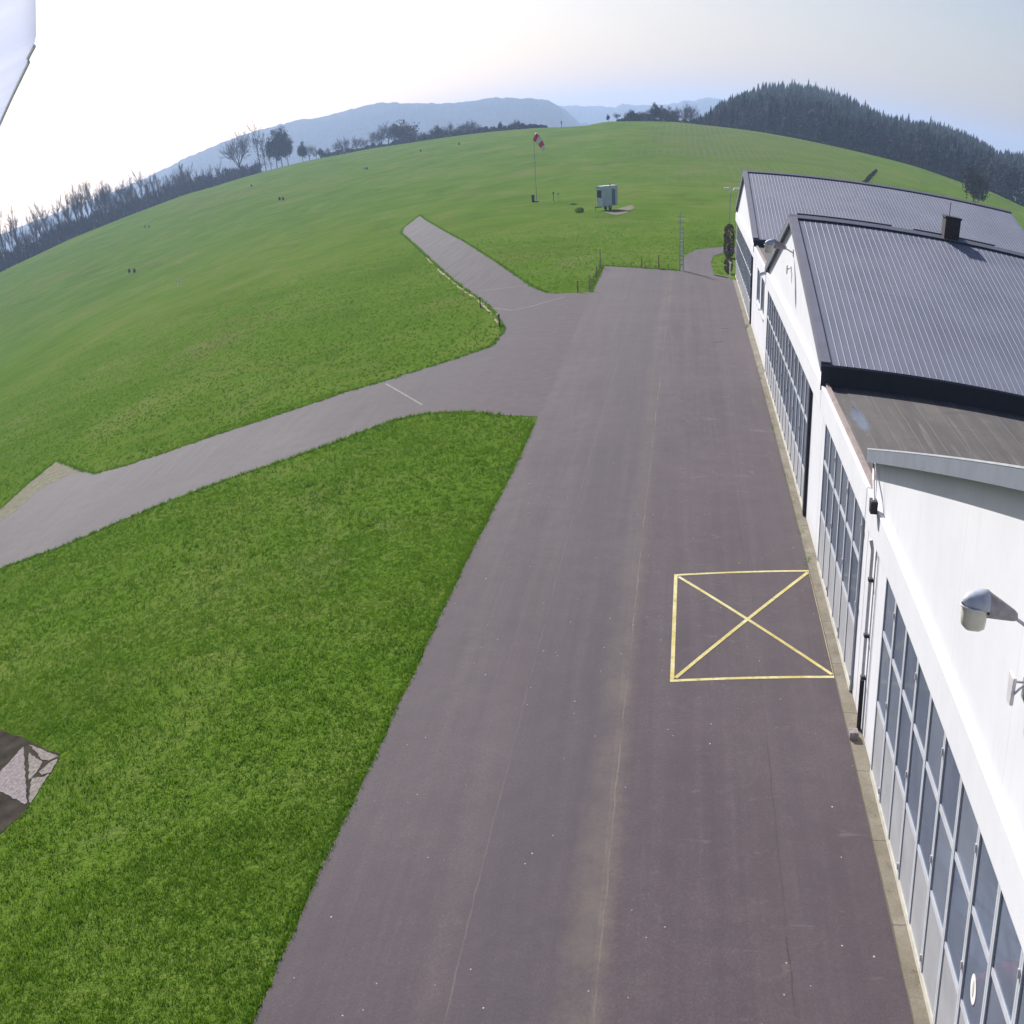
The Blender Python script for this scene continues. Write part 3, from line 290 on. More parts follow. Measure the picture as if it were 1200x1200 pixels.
# ---- asphalt
def mat_asphalt(name, lanes):
    m = NT(name)
    x, y, z = m.xyz()
    big = m.noise(.16, 5, .6)
    mid = m.noise(1.3, 5, .65)
    grain = m.noise(22, 5, .8)
    streak = m.noise(1.0, 5, .65, vec=m.mapped((1.9, .06, 1)))
    lo, md, hi = ((.068, .050, .059), (.086, .064, .074), (.108, .083, .092)) if lanes else ((.060, .052, .056), (.080, .070, .076), (.112, .100, .104))
    c = m.ramp(big, [(.3, lo), (.52, md), (.75, hi)])
    c = m.mix(m.math('MULTIPLY', m.ramp(streak, [(.42, 0.0), (.68, 1.0)]), .50), c, (.130, .104, .110))
    c = m.mix(m.math('MULTIPLY', m.ramp(mid, [(.42, 0.0), (.72, 1.0)]), .45), c, (.055, .044, .053))
    blot = m.ramp(m.noise(.42, 6, .75, dist=1.2), [(.58, 0.0), (.66, 1.0)])
    c = m.mix(m.math('MULTIPLY', blot, .30), c, (.122, .108, .104))
    oil = m.ramp(m.noise(.85, 3, .5), [(.70, 0.0), (.76, 1.0)])
    c = m.mix(m.math('MULTIPLY', oil, .45), c, (.048, .042, .046))
    c = m.mix(m.ramp(grain, [(.36, .60), (.60, 0.0)]), c, (.045, .038, .044))
    c = m.mix(m.ramp(grain, [(.60, 0.0), (.80, .60)]), c, (.24, .225, .225))
    wob = m.math('MULTIPLY_ADD', m.noise(.9, 4, .6), .16, -.08)
    if not lanes:
        stub = m.ramp(m.math('MULTIPLY', m.math('ADD', y, m.math('MULTIPLY', big, 8.0)), .01), [(.80, 0.0), (.96, 1.0)])
        c = m.mix(m.math('MULTIPLY', stub, .75), c, m.ramp(streak, [(.35, (.046, .038, .042)), (.7, (.082, .070, .074))]))
        c = m.mix(m.ramp(m.math('MULTIPLY_ADD', m.math('ADD', x, m.math('MULTIPLY', big, 6.0)), .05, 1.35), [(.25, 0.0), (.95, 1.0)]), c, m.ramp(mid, [(.3, (.094, .072, .082)), (.7, (.070, .053, .062))]))
    if lanes:
        for sx, sl, wd, seam, tan in ((-2.85, .0105, .018, (.040, .033, .037), .10), (-6.62, .0095, .020, (.165, .142, .13), .60), (-9.52, .0135, .018, (.13, .11, .12), .08)):
            xs = m.math('SUBTRACT', x, m.math('MULTIPLY', y, sl))
            k = line_mask(m, xs, sx, wd, wob)
            brk = m.ramp(m.noise(.6, 4, .7), [(.40, .05), (.62, .75)])
            c = m.mix(m.math('MULTIPLY', k, brk), c, seam)
            dist = m.math('ADD', m.math('ABSOLUTE', m.math('SUBTRACT', xs, sx - .25)), m.math('MULTIPLY_ADD', m.noise(1.6, 6, .8), .9, -.45))
            halo = m.math('MULTIPLY', m.ramp(dist, [(.18, 1.0), (.62, 0.0)]), m.ramp(m.math('MULTIPLY', y, .02), [(.30, 1.0), (.85, .25)]))
            stain = m.ramp(m.noise(.34, 6, .75), [(.36, .15), (.60, 1.0)])
            c = m.mix(m.math('MULTIPLY', halo, m.math('MULTIPLY', stain, tan)), c, (.190, .158, .122))
        # lane to lane difference: each paving pass has its own tone
        lane = m.math('GREATER_THAN', x, -2.6)
        c = m.mix(m.math('MULTIPLY', lane, .22), c, (.098, .079, .088))
        lane = m.math('LESS_THAN', m.math('ABSOLUTE', m.math('ADD', x, 7.9)), 1.35)
        c = m.mix(m.math('MULTIPLY', lane, .25), c, (.060, .052, .066))
        for yy in (12.0, 23.4, 39.8, 52.6, 71.5, 86.0):
            k = line_mask(m, y, yy, .015, wob)
            c = m.mix(m.math('MULTIPLY', k, .35), c, (.075, .062, .070))
        # mineral stains in front of the doors
        st = m.ramp(m.noise(1.1, 6, .75, vec=m.mapped((.55, 1.4, 1)), dist=1.5), [(.60, 0.0), (.74, 1.0)])
        near = m.ramp(m.math('MULTIPLY_ADD', x, .1, 1.0), [(.2, .15), (.6, 1.0)])
        c = m.mix(m.math('MULTIPLY', m.math('MULTIPLY', st, near), .40), c, (.22, .205, .19))
    # loose pale chippings
    v = m.n('ShaderNodeTexVoronoi', feature='F1'); v.inputs['Scale'].default_value = 2.6
    m.l(m.pos(), v.inputs['Vector'])
    sp = m.math('LESS_THAN', v.outputs['Distance'], m.math('MULTIPLY', m.noise(7, 1), .086))
    sel = m.n('ShaderNodeSeparateColor'); m.l(v.outputs['Color'], sel.inputs[0])
    sp = m.math('MULTIPLY', sp, m.math('GREATER_THAN', sel.outputs[0], .35))
    clump = m.ramp(m.noise(.22, 2, .5), [(.32, .15), (.5, 1.0)])
    c = m.mix(m.math('MULTIPLY', m.math('MULTIPLY', sp, clump), .85), c, (.50, .48, .44))
    nrm = m.bump(m.math('ADD', grain, m.math('MULTIPLY', mid, .6)), .45, .014)
    m.bsdf(c, .85, 0, nrm, .20 if lanes else .14)
    return m.mat

def mat_wall():
    m = NT('white_render')
    x, y, z = m.xyz()
    n1 = m.noise(.7, 5, .65); n2 = m.noise(9, 4, .6)
    st = m.noise(1.0, 5, .65, vec=m.mapped((3, 3, .18)))
    c = m.ramp(m.noise(.35, 6, .7), [(.3, (.63, .635, .665)), (.55, (.685, .69, .715)), (.75, (.72, .725, .745))])
    c = m.mix(m.ramp(st, [(.54, 0.0), (.82, .26)]), c, (.50, .49, .48))
    c = m.mix(m.ramp(m.noise(3.2, 6, .75), [(.56, 0.0), (.74, .30)]), c, (.52, .52, .53))
    low = m.ramp(m.math('MULTIPLY', z, .5), [(.02, .55), (.28, 0.0)])
    c = m.mix(m.math('MULTIPLY', low, m.ramp(n1, [(.3, .3), (.7, 1.0)])), c, (.46, .43, .36))
    fr = m.math('FRACT', m.math('MULTIPLY', m.math('ADD', y, .55), 1 / 3.42))
    j = m.math('MULTIPLY', m.math('LESS_THAN', fr, .0035), m.math('GREATER_THAN', z, 4.1))
    c = m.mix(m.math('MULTIPLY', j, .6), c, (.40, .40, .43))
    m.bsdf(c, .75, 0, m.bump(n2, .12, .01), .3)
    return m.mat

def mat_metal_roof():
    m = NT('ribbed_metal')
    x, y, z = m.xyz()
    n1 = m.noise(.35, 5, .6); n2 = m.noise(1.0, 5, .65, vec=m.mapped((4, .5, .5)))
    c = m.ramp(n1, [(.3, (.142, .150, .205)), (.7, (.180, .190, .250))])
    c = m.mix(m.ramp(n2, [(.5, 0.0), (.8, .6)]), c, (.110, .114, .140))
    lap = m.math('LESS_THAN', m.math('FRACT', m.math('MULTIPLY_ADD', y, .16, .37)), .004)
    c = m.mix(m.math('MULTIPLY', lap, .6), c, (.06, .06, .075))
    c = m.mix(m.ramp(m.noise(2.2, 6, .75), [(.58, 0.0), (.75, .35)]), c, (.24, .24, .27))
    m.bsdf(c, m.ramp(n1, [(.3, .55), (.7, .7)]), 0, None, .3)
    return m.mat

def mat_felt():
    m = NT('roofing_felt')
    x, y, z = m.xyz()
    n1 = m.noise(.45, 5, .65); n2 = m.noise(14, 3, .7)
    st = m.noise(1.0, 5, .65, vec=m.mapped((1.6, .14, 1)))
    c = m.ramp(n1, [(.3, (.076, .067, .062)), (.55, (.106, .093, .084)), (.75, (.140, .116, .100))])
    c = m.mix(m.ramp(st, [(.42, 0.0), (.62, .85)]), c, (.058, .050, .050))
    c = m.mix(m.ramp(m.noise(1.0, 4, .6, vec=m.mapped((2.2, .10, 1.0))), [(.56, 0.0), (.68, .6)]), c, (.25, .225, .20))
    seam = m.math('LESS_THAN', m.math('FRACT', m.math('MULTIPLY', m.math('ADD', x, m.math('MULTIPLY', n1, .08)), 1.35)), .035)
    c = m.mix(m.math('MULTIPLY', m.math('MULTIPLY', seam, m.ramp(st, [(.3, .2), (.6, 1.0)])), .7), c, (.23, .21, .19))
    c = m.mix(m.ramp(m.noise(.9, 6, .75, dist=1.0), [(.56, 0.0), (.68, .65)]), c, (.050, .043, .043))
    cross = line_mask(m, y, 31.9, .03, m.math('MULTIPLY_ADD', n1, .5, -.25))
    c = m.mix(m.math('MULTIPLY', cross, .6), c, (.05, .045, .045))
    c = m.mix(m.ramp(n2, [(.4, .3), (.7, 0.0)]), c, (.05, .045, .042))
    # standing water by the front gutter, bluish sky reflection mixed into its colour
    px = m.math('SUBTRACT', 1.0, m.math('MULTIPLY', m.math('ABSOLUTE', m.math('SUBTRACT', x, .62)), 2.1), clamp=True)
    py = m.math('SUBTRACT', 1.0, m.math('MULTIPLY', m.math('ABSOLUTE', m.math('SUBTRACT', y, 31.6)), .34), clamp=True)
    wet = m.ramp(m.math('ADD', m.math('MULTIPLY', m.math('MULTIPLY', px, py), .62), m.math('MULTIPLY', m.noise(1.0, 5, .7, vec=m.mapped((3.0, 1.0, 1))), .6)), [(.56, 0.0), (.66, 1.0)])
    c = m.mix(m.math('MULTIPLY', wet, .55), c, (.20, .22, .27))
    ro = m.ramp(wet, [(0.0, .85), (1.0, .10)])
    m.bsdf(c, ro, 0, m.bump(n2, .25, .008), .5)
    return m.mat

def mat_glass():
    m = NT('hangar_glass')
    x, y, z = m.xyz()
    wn = m.n('ShaderNodeTexWhiteNoise', noise_dimensions='2D'); cx = m.n('ShaderNodeCombineXYZ')
    m.l(m.math('FLOOR', m.math('MULTIPLY', m.math('SUBTRACT', y, 3.80), 1 / 1.24)), cx.inputs[0]); m.l(m.math('FLOOR', m.math('MULTIPLY', z, .8)), cx.inputs[1]); m.l(cx.outputs[0], wn.inputs['Vector'])
    f = m.math('MULTIPLY_ADD', m.noise(.9, 4, .6, dist=.6), .7, m.math('MULTIPLY', wn.outputs['Value'], .35))
    c = m.ramp(f, [(.25, (.250, .300, .400)), (.5, (.380, .430, .520)), (.75, (.520, .560, .630))])  # blue of the reflected sky is put into the pane colour
    dust = m.ramp(m.noise(5, 5, .7), [(.5, 0.0), (.9, .35)])
    c = m.mix(dust, c, (.33, .35, .39))
    p = m.bsdf(c, m.ramp(m.noise(2, 3), [(.3, .05), (.7, .16)]), 0, None, .6, out=False)
    tr = m.n('ShaderNodeBsdfTransparent'); tr.inputs[0].default_value = (.70, .76, .88, 1)
    mx = m.n('ShaderNodeMixShader'); mx.inputs[0].default_value = .36
    m.l(tr.outputs[0], mx.inputs[1]); m.l(p.outputs[0], mx.inputs[2]); m.l(mx.outputs[0], m.out.inputs['Surface'])
    return m.mat

def mat_kerb():
    m = NT('weathered_concrete')
    x, y, z = m.xyz()
    n1 = m.noise(1.2, 6, .7); n2 = m.noise(26, 3, .7)
    c = m.ramp(n1, [(.3, (.175, .150, .112)), (.5, (.225, .198, .152)), (.72, (.29, .265, .215))])
    c = m.mix(m.ramp(n2, [(.35, .4), (.6, 0.0)]), c, (.10, .088, .062))
    c = m.mix(m.ramp(m.noise(2.6, 6, .78, dist=1.0), [(.54, 0.0), (.68, .75)]), c, (.085, .075, .045))
    edge = m.math('GREATER_THAN', m.math('ADD', m.math('MULTIPLY', x, -1.0), m.math('MULTIPLY', n1, .10)), .435)
    c = m.mix(m.math('MULTIPLY', edge, .7), c, (.07, .062, .045))
    j = m.math('LESS_THAN', m.math('FRACT', m.math('MULTIPLY', y, .4)), .010)
    c = m.mix(m.math('MULTIPLY', j, .8), c, (.06, .05, .04))
    m.bsdf(c, .9, 0, m.bump(n2, .4, .01), .25)
    return m.mat

def mat_yellow():
    m = NT('yellow_road_paint')
    n1 = m.noise(7, 5, .75); n2 = m.noise(1.1, 4, .6)
    c = m.ramp(n2, [(.35, (.52, .42, .10)), (.65, (.66, .60, .30))])
    c = m.mix(m.ramp(n1, [(.50, 0.0), (.72, .75)]), c, (.17, .145, .15))
    m.bsdf(c, .8, 0, None, .3)
    return m.mat

def mat_bark(name, a, b):
    m = NT(name)
    c = m.ramp(m.noise(1.5, 4, .6), [(.3, a), (.7, b)])
    m.bsdf(c, .95, 0, None, .1)
    return m.mat

def mat_leaf(name, a, b, c3, scale=.5):
    m = NT(name)
    c = m.ramp(m.noise(scale, 5, .7), [(.3, a), (.5, b), (.7, c3)])
    m.bsdf(c, .9, 0, None, .12)
    return m.mat

M = dict(
    field=mat_field(), blade=mat_blade(), apron=mat_asphalt('apron_asphalt', True), taxi=mat_asphalt('taxiway_asphalt', False),
    wall=mat_wall(), roof=mat_metal_roof(), felt=mat_felt(), glass=mat_glass(), kerb=mat_kerb(), yellow=mat_yellow(),
    flash=simple('grey_flashing', (.150, .152, .195), .55, .1, .14, 1.5),
    verge=simple('blue_grey_bargeboard', (.165, .185, .225), .6, 0, .14, 2.0),
    zinc=simple('pale_zinc_edge', (.58, .60, .64), .5, .2, .16, 3.0),
    dark=simple('dark_fascia', (.020, .020, .028), .6, 0, .25, 3.0),
    frame=simple('grey_white_door_paint', (.50, .52, .56), .5, 0, .12, 4.0),
    rail=simple('cream_bottom_rail', (.52, .50, .43), .7, 0, .22, 3.0),
    kick=simple('grey_kick_panel', (.34, .345, .36), .6, 0, .16, 1.2),
    pier=mat_wall(),
    copper=simple('rusty_gutter_edge', (.30, .235, .215), .7, .1, .28, 4.0),
    brick=simple('sooty_brick', (.050, .036, .034), .9, 0, .4, 9.0),
    plastic=simple('black_plastic', (.018, .018, .024), .5),
    pipe=simple('grey_downpipe', (.62, .60, .62), .5, .2, .15, 5.0),
    steel=simple('galvanised_steel', (.36, .38, .42), .45, .4, .2, 6.0),
    lampcone=simple('weathered_lamp_shell', (.27, .25, .275), .6, .2, .25, 12.0),
    lampcap=simple('blue_grey_lamp_cap', (.40, .43, .52), .6, .05, .2, 8.0),
    lampglass=simple('yellowed_lamp_bowl', (.56, .53, .45), .3, 0, .14, 7.0, .5),
    concrete=simple('pale_concrete', (.285, .250, .245), 1.0, 0, .45, 9.0, 0.0),
    concrete2=simple('buff_concrete', (.270, .242, .215), 1.0, 0, .5, 9.0, 0.0),
    sand=simple('tan_grit', (.34, .27, .17), .95, 0, .3, 2.5, .1),
    worn=simple('worn_edge', (.155, .145, .085), .95, 0, .5, 2.2, .1),
    joint=simple('pale_joint_sealing', (.175, .158, .15), .9, 0, .25, 2.0),
    red=simple('red_fabric', (.85, .04, .07), .8, 0, .12, 2.0),
    white=simple('white_fabric', (.78, .77, .75), .8, 0, .08, 2.0),
    orange=simple('orange_lens', (.55, .10, .04), .4),
    cabin=simple('pale_blue_cabin_paint', (.58, .61, .62), .5, 0, .14, 2.0),
    cabinroof=simple('cabin_roof_sheet', (.66, .67, .68), .5, .1, .1, 2.0),
    window=simple('dark_window', (.02, .024, .03), .1, 0, .2, 3.0, .6),
    tyre=simple('tyre_rubber', (.02, .02, .02), .9),
    soil=simple('bare_soil', (.13, .105, .065), .95, 0, .3, 1.5, .1),
    board=simple('dark_marker_board', (.055, .055, .075), .7, 0, .2, 3.0),
    palewood=simple('bleached_post', (.42, .36, .33), .85, 0, .25, 6.0),
    pink=simple('faded_red_stake', (.42, .20, .17), .8, 0, .25, 6.0),
    teal=simple('teal_sheeting', (.08, .24, .23), .6, 0, .15, 2.0),
    weed=simple('dry_weeds', (.20, .15, .075), .95, 0, .35, 3.0),
    bark=mat_bark('grey_brown_bark', (.055, .044, .044), (.100, .082, .080)),
    twig=mat_bark('purple_brown_twigs', (.085, .066, .070), (.140, .112, .112)),
    twig2=mat_bark('red_brown_twigs', (.105, .070, .058), (.165, .118, .092)),
    needle=mat_leaf('dark_needles', (.018, .030, .022), (.028, .044, .030), (.046, .062, .038), .05),
    ivy=mat_leaf('ivy_green', (.018, .030, .012), (.030, .048, .018), (.045, .060, .024), .8),
    winter=mat_leaf('winter_crowns', (.030, .030, .034), (.048, .046, .046), (.075, .060, .054), .02),
    scrub=mat_leaf('brown_scrub', (.045, .034, .030), (.070, .054, .042), (.085, .075, .045), .3),
)
def mat_hill(name, a, b, sc):
    m = NT(name)
    n1 = m.noise(sc, 6, .7); n2 = m.noise(sc * 9, 4, .75)
    c = m.ramp(n1, [(.35, a), (.65, b)])
    c = m.mix(m.ramp(n2, [(.35, .6), (.7, 0.0)]), c, (.012, .018, .014))
    m.bsdf(c, 1.0, 0, m.bump(n2, 1.0, 14.0), .05)
    return m.mat
M['hillfar'] = mat_hill('distant_woodland', (.022, .032, .022), (.048, .046, .034), .0035)
M['hillnear'] = mat_hill('forest_floor', (.035, .040, .022), (.060, .050, .032), .01)

def mat_sheet():
    m = NT('milky_roof_sheet')
    f = m.noise(1.5, 4, .6, vec=m.mapped((1, 3, 1)))
    c = m.ramp(f, [(.3, (.80, .83, .92)), (.7, (.90, .92, .98))])
    d = m.n('ShaderNodeBsdfDiffuse'); m.l(c, d.inputs[0])
    t = m.n('ShaderNodeBsdfTranslucent'); m.l(c, t.inputs[0])
    mx = m.n('ShaderNodeMixShader'); mx.inputs[0].default_value = .85
    m.l(d.outputs[0], mx.inputs[1]); m.l(t.outputs[0], mx.inputs[2]); m.l(mx.outputs[0], m.out.inputs['Surface'])
    return m.mat
M['sheet'] = mat_sheet()

# ------------------------------------------------------------------ terrain
CX = CAM_LOC[0]
_A = np.array([e[0] for e in FIELD_EDGE]); _R = np.array([e[1] for e in FIELD_EDGE]); _Z = np.array([e[2] for e in FIELD_EDGE])
def h(x, y):
    dx = np.asarray(x, float) - CX; y = np.asarray(y, float)
    r = np.hypot(dx, y); az = np.degrees(np.arctan2(dx, y))
    re = np.interp(az, _A, _R); ze = np.interp(az, _A, _Z)
    t = np.clip((r - 215) / (re - 215), 0, 1)
    o = np.maximum(r - re, 0)
    return ze * t * t * (3 - 2 * t) - 45 * (1 - np.exp(-(o / 240) ** 1.5))

def build_ground():
    azs = np.concatenate([np.arange(-180, -50, 5.0), np.arange(-50, 32, .4), np.arange(32, 180, 5.0)])
    rel = np.concatenate([[0.02], np.linspace(.04, 1.0, 70), 1.0 + np.array([.01, .025, .05, .09, .15, .25, .4, .7, 1.2, 2, 4])])
    re = np.interp(azs, _A, _R)
    V = []
    for k in rel:
        r = re * k
        V.append(np.stack([CX + r * np.sin(np.radians(azs)), r * np.cos(np.radians(azs)), np.zeros_like(r)], -1))
    rr = np.full_like(re, 5800.0)
    V.append(np.stack([CX + rr * np.sin(np.radians(azs)), rr * np.cos(np.radians(azs)), np.zeros_like(rr)], -1))
    V = np.array(V); nr, na = V.shape[:2]
    V = V.reshape(-1, 3); V[:, 2] = h(V[:, 0], V[:, 1])
    i, j = np.meshgrid(np.arange(nr - 1), np.arange(na), indexing='ij')
    j2 = (j + 1) % na
    q = np.stack([i * na + j, i * na + j2, (i + 1) * na + j2, (i + 1) * na + j], -1).reshape(-1, 4)[:, ::-1]
    V = np.vstack([V, [[CX, 0, 0]]])
    me = np_mesh('ground', V, q, M['field'], smooth=True)
    bm = bmesh.new(); bm.from_mesh(me); bm.verts.ensure_lookup_table()
    for k in range(na):
        bm.faces.new((bm.verts[(k + 1) % na], bm.verts[k], bm.verts[len(V) - 1]))
    bmesh.ops.recalc_face_normals(bm, faces=bm.faces)
    if sum(f.normal.z for f in list(bm.faces)[:200]) < 0:
        bmesh.ops.reverse_faces(bm, faces=bm.faces)
    bm.to_mesh(me); bm.free()
    tag(link('ground', me), 'green airfield meadow rolling up to the tree lines', 'field', kind='structure')
build_ground()

def sheet(name, pts, z, mat, label=None, cat=None, thick=0.0):
    V = [Vector((p[0], p[1], z)) for p in pts]
    F = []
    for t in tessellate_polygon([V]):
        a, b, c = t
        n = (V[b] - V[a]).cross(V[c] - V[a]).z
        if abs(n) > 1e-9: F.append((a, b, c) if n > 0 else (a, c, b))
    me = bpy.data.meshes.new(name); me.from_pydata(V, [], F); me.materials.append(mat); me.update()
    o = link(name, me); tag(o, label, cat, kind='structure'); return o

def ragged(pts, amp, step, seed, closed=True):
    rnd = random.Random(seed); out = []
    n = len(pts)
    for i in range(n if closed else n - 1):
        a = Vector(pts[i]); b = Vector(pts[(i + 1) % n]); L = (b - a).length
        k = max(1, int(L / step))
        nrm = Vector((-(b - a).y, (b - a).x)) / max(L, 1e-6)
        for q in range(k):
            p = a.lerp(b, q / k)
            d = 0 if q == 0 else rnd.uniform(-amp, amp)
            out.append((p.x + nrm.x * d, p.y + nrm.y * d))
    return out

APRON = [(-13.5, -40)] + APRON_LEFT + APRON_FAR[1:] + [(14, 121.6), (30, 121.8), (30, 117.5), (6, 116.6)] + APRON_PATCH[::-1] + [(-.40, 95.2), (-.40, -40)]
left = ragged([(-13.5, -40)] + APRON_LEFT, .05, .45, 5, closed=False)
sheet('apron', left + [APRON_LEFT[-1]] + APRON[len(APRON_LEFT) + 1:], .018, M['apron'], 'long mauve grey asphalt apron in front of the hangar doors', 'apron')
TAXI2 = ragged(TAXI, .10, .8, 9)
TAXI2 = [(x + (1.6 if x > -13.9 else 0), y) for x, y in TAXI2]
sheet('taxiway', TAXI2, .012, M['taxi'], 'narrow grey asphalt taxiway leaving the apron across the grass', 'taxiway')

def strip_line(mb, a, b, w, z):
    a = Vector(a); b = Vector(b); d = (b - a).normalized(); n = Vector((-d.y, d.x)) * (w / 2)
    mb.add([(a.x - n.x, a.y - n.y, z), (b.x - n.x, b.y - n.y, z), (b.x + n.x, b.y + n.y, z), (a.x + n.x, a.y + n.y, z)], [(0, 1, 2, 3)])
mb = MB()
for L_ in JOINTS:
    for a, b in zip(L_[:-1], L_[1:]): strip_line(mb, a, b, .13, .0165)
tag(mb.build('taxiway_joints', M['joint'], recalc=False), 'thin pale sealing lines across the taxiway', 'joint', kind='structure')

# tan grit along the left edge of the stub
gr = []
rnd = random.Random(3)
path = GRIT
left_side, right_side = [], []
for a, b in zip(path[:-1], path[1:]):
    a = Vector(a); b = Vector(b); n = Vector((-(b - a).y, (b - a).x)).normalized()
    for q in range(8):
        p = a.lerp(b, q / 8); w1 = rnd.uniform(.02, .38); w2 = rnd.uniform(.0, .22)
        left_side.append(p - n * w1); right_side.append(p + n * w2)
sheet('grit_verge', left_side + right_side[::-1], .0155, M['sand'], 'tan grit along the left edge of the taxiway stub', 'grit')
g2 = ragged(GRIT2, .15, .6, 6)
sheet('grit_corner', g2, .0155, M['worn'], 'worn gritty corner at the far left of the taxiway', 'grit')

# yellow parking box
mb = MB(); z = .0225; W = .13
W = .115
q = [Vector(p) for p in BOX]; cen = sum(q, Vector((0, 0))) / 4
for k in range(4):
    a, b = q[k], q[(k + 1) % 4]; d_ = (b - a).normalized() * (W / 2)
    strip_line(mb, a - d_ if k % 2 == 0 else a + d_, b + d_ if k % 2 == 0 else b - d_, W, z)
strip_line(mb, q[0].lerp(cen, .04), q[2].lerp(cen, .04), W, z)
strip_line(mb, q[1].lerp(cen, .04), q[3].lerp(cen, .04), W, z + .003)
tag(mb.build('apron_marking', M['yellow'], recalc=False), 'yellow painted box with a cross through it on the apron', 'marking', kind='structure')

# concrete kerb strip along the doors
mb = MB(); mb.box(-.415, -.005, -8, 95.2, -.05, .034)
tag(mb.build('kerb_strip', M['kerb']), 'brownish concrete strip along the foot of the hangar doors', 'kerb', kind='structure')
# drain cover on the apron
for p, r_, lab in (((-2.58, 68.8), .34, 'small dark drain cover in the far apron, the nearer of two'), ((-1.98, 73.1), .28, 'small dark drain cover in the far apron, the farther of two')):
    mb = MB(); mb.tube([(p[0], p[1], .019), (p[0], p[1], .026)], r_, 20)
    tag(mb.build('drain_cover', M['dark']), lab, 'drain cover', 'drain covers in the apron')

# cracked concrete pad, lower left
sheet('old_strip', ragged(STRIP, .07, .4, 8), .010, simple('old_tarmac', (.062, .053, .042), 1.0, 0, .45, 1.6, 0.0), 'old dark tarmac strip at the left edge of the grass', 'tarmac')
pad = thing('concrete_pad', 'cracked pale concrete slab on old tarmac at the lower left edge', 'slab')
for k, pts in enumerate(PAD):
    mt = 'concrete' if k == 0 else 'concrete2'
    mb = MB(); mb.prism(ragged(pts, .025, .12, 20 + k), 2, -.04, .022)
    mb.build('slab_piece', M[mt], pad)

# ------------------------------------------------------------------ hangars
DEPTH = 30.5
RIB = .245
def roof_slope(y_ridge, z_ridge, y_eave, z_eave, x0, x1, name, parent):
    """trapezoid-ribbed sheet, ribs run from ridge to eave"""
    prof = [(x0, 0)]
    n = int((x1 - x0) / RIB)
    for k in range(n):
        a = x0 + .10 + k * RIB
        prof += [(a, 0), (a + .018, .010), (a + .036, .010), (a + .054, 0)]
    prof.append((x1, 0))
    d = Vector((0, y_eave - y_ridge, z_eave - z_ridge)); L = d.length
    nrm = Vector((0, -(z_eave - z_ridge), (y_eave - y_ridge))) / L
    if nrm.z < 0: nrm = -nrm
    vs, fs = [], []
    np_ = len(prof)
    for base, off in (((y_ridge, z_ridge), 0), ((y_eave, z_eave), 0)):
        for (x, e) in prof:
            vs.append((x, base[0] + nrm.y * e, base[1] + nrm.z * e))
    for base in ((y_ridge, z_ridge), (y_eave, z_eave)):
        for (x, e) in prof:
            vs.append((x, base[0] - nrm.y * .05, base[1] - nrm.z * .05))
    for i in range(np_ - 1):
        fs.append((i, i + 1, np_ + i + 1, np_ + i))
        fs.append((2 * np_ + i, 3 * np_ + i, 3 * np_ + i + 1, 2 * np_ + i + 1))
        fs.append((np_ + i, np_ + i + 1, 3 * np_ + i + 1, 3 * np_ + i))
        fs.append((i, 2 * np_ + i, 2 * np_ + i + 1, i + 1))
    fs.append((0, np_, 3 * np_, 2 * np_)); fs.append((np_ - 1, 3 * np_ - 1, 4 * np_ - 1, 2 * np_ - 1))
    mb = MB(); mb.add(vs, fs)
    return mb.build(name, M['roof'], parent)

LEAF_MESH = {}
def door_leaves(root, y0, y1, n, rows, twin=True, panemat='glass', lower='kick'):
    """n glazed leaves from y0 (near) to y1 (far) in the facade plane x = 0"""
    w = (y1 - y0) / n
    top = 3.5
    key = (round(w, 4), tuple(rows), panemat, lower)
    if key not in LEAF_MESH:
        fr = MB(); st = .065
        for a, b in ((0, st), (w - st - .012, w - .012)):
            fr.box(-.075, -.01, a, b, .15, top)
        for zc in rows: fr.box(-.062, -.015, st, w - st - .012, zc - .045, zc + .045)
        fr.box(-.062, -.015, st, w - st - .012, top - .075, top)
        f0 = fr.build('door_leaf', M['frame'])
        br = MB(); br.box(-.085, -.008, 0, w - .012, .04, .155); b0 = br.build('bottom_rail', M['rail'])
        pn = MB()
        zs = [rows[0] + .045, rows[1] - .045, rows[1] + .045, top - .075]
        for a, b in ((zs[0], zs[1]), (zs[2], zs[3])):
            pn.box(-.042, -.034, st - .004, w - st - .008, a - .004, b + .004)
        p0 = pn.build('window_pane', M[panemat])
        kp = MB(); kp.box(-.050, -.028, st - .004, w - st - .008, .15, rows[0] - .04); k0 = kp.build('kick_panel', M[lower])
        hg = MB()
        hg.tube([(-.095, .004, -.05), (-.095, .004, .05)], .017, 6)
        h0 = hg.build('hinge', M['pipe'])
        LEAF_MESH[key] = [o.data for o in (f0, b0, p0, k0, h0)]
        for o in (f0, b0, p0, k0, h0): bpy.data.objects.remove(o)
    df, db, dp, dk, dh = LEAF_MESH[key]
    for i in range(n):
        lf = link('door_leaf', df, root, (0, y0 + i * w, 0))
        link('bottom_rail', db, lf); link('window_pane', dp, lf); link('kick_panel', dk, lf)
        if i % 2 == 0:
            for zc in (.32, 1.75, 3.2): link('hinge', dh, lf, (0, 0, zc))

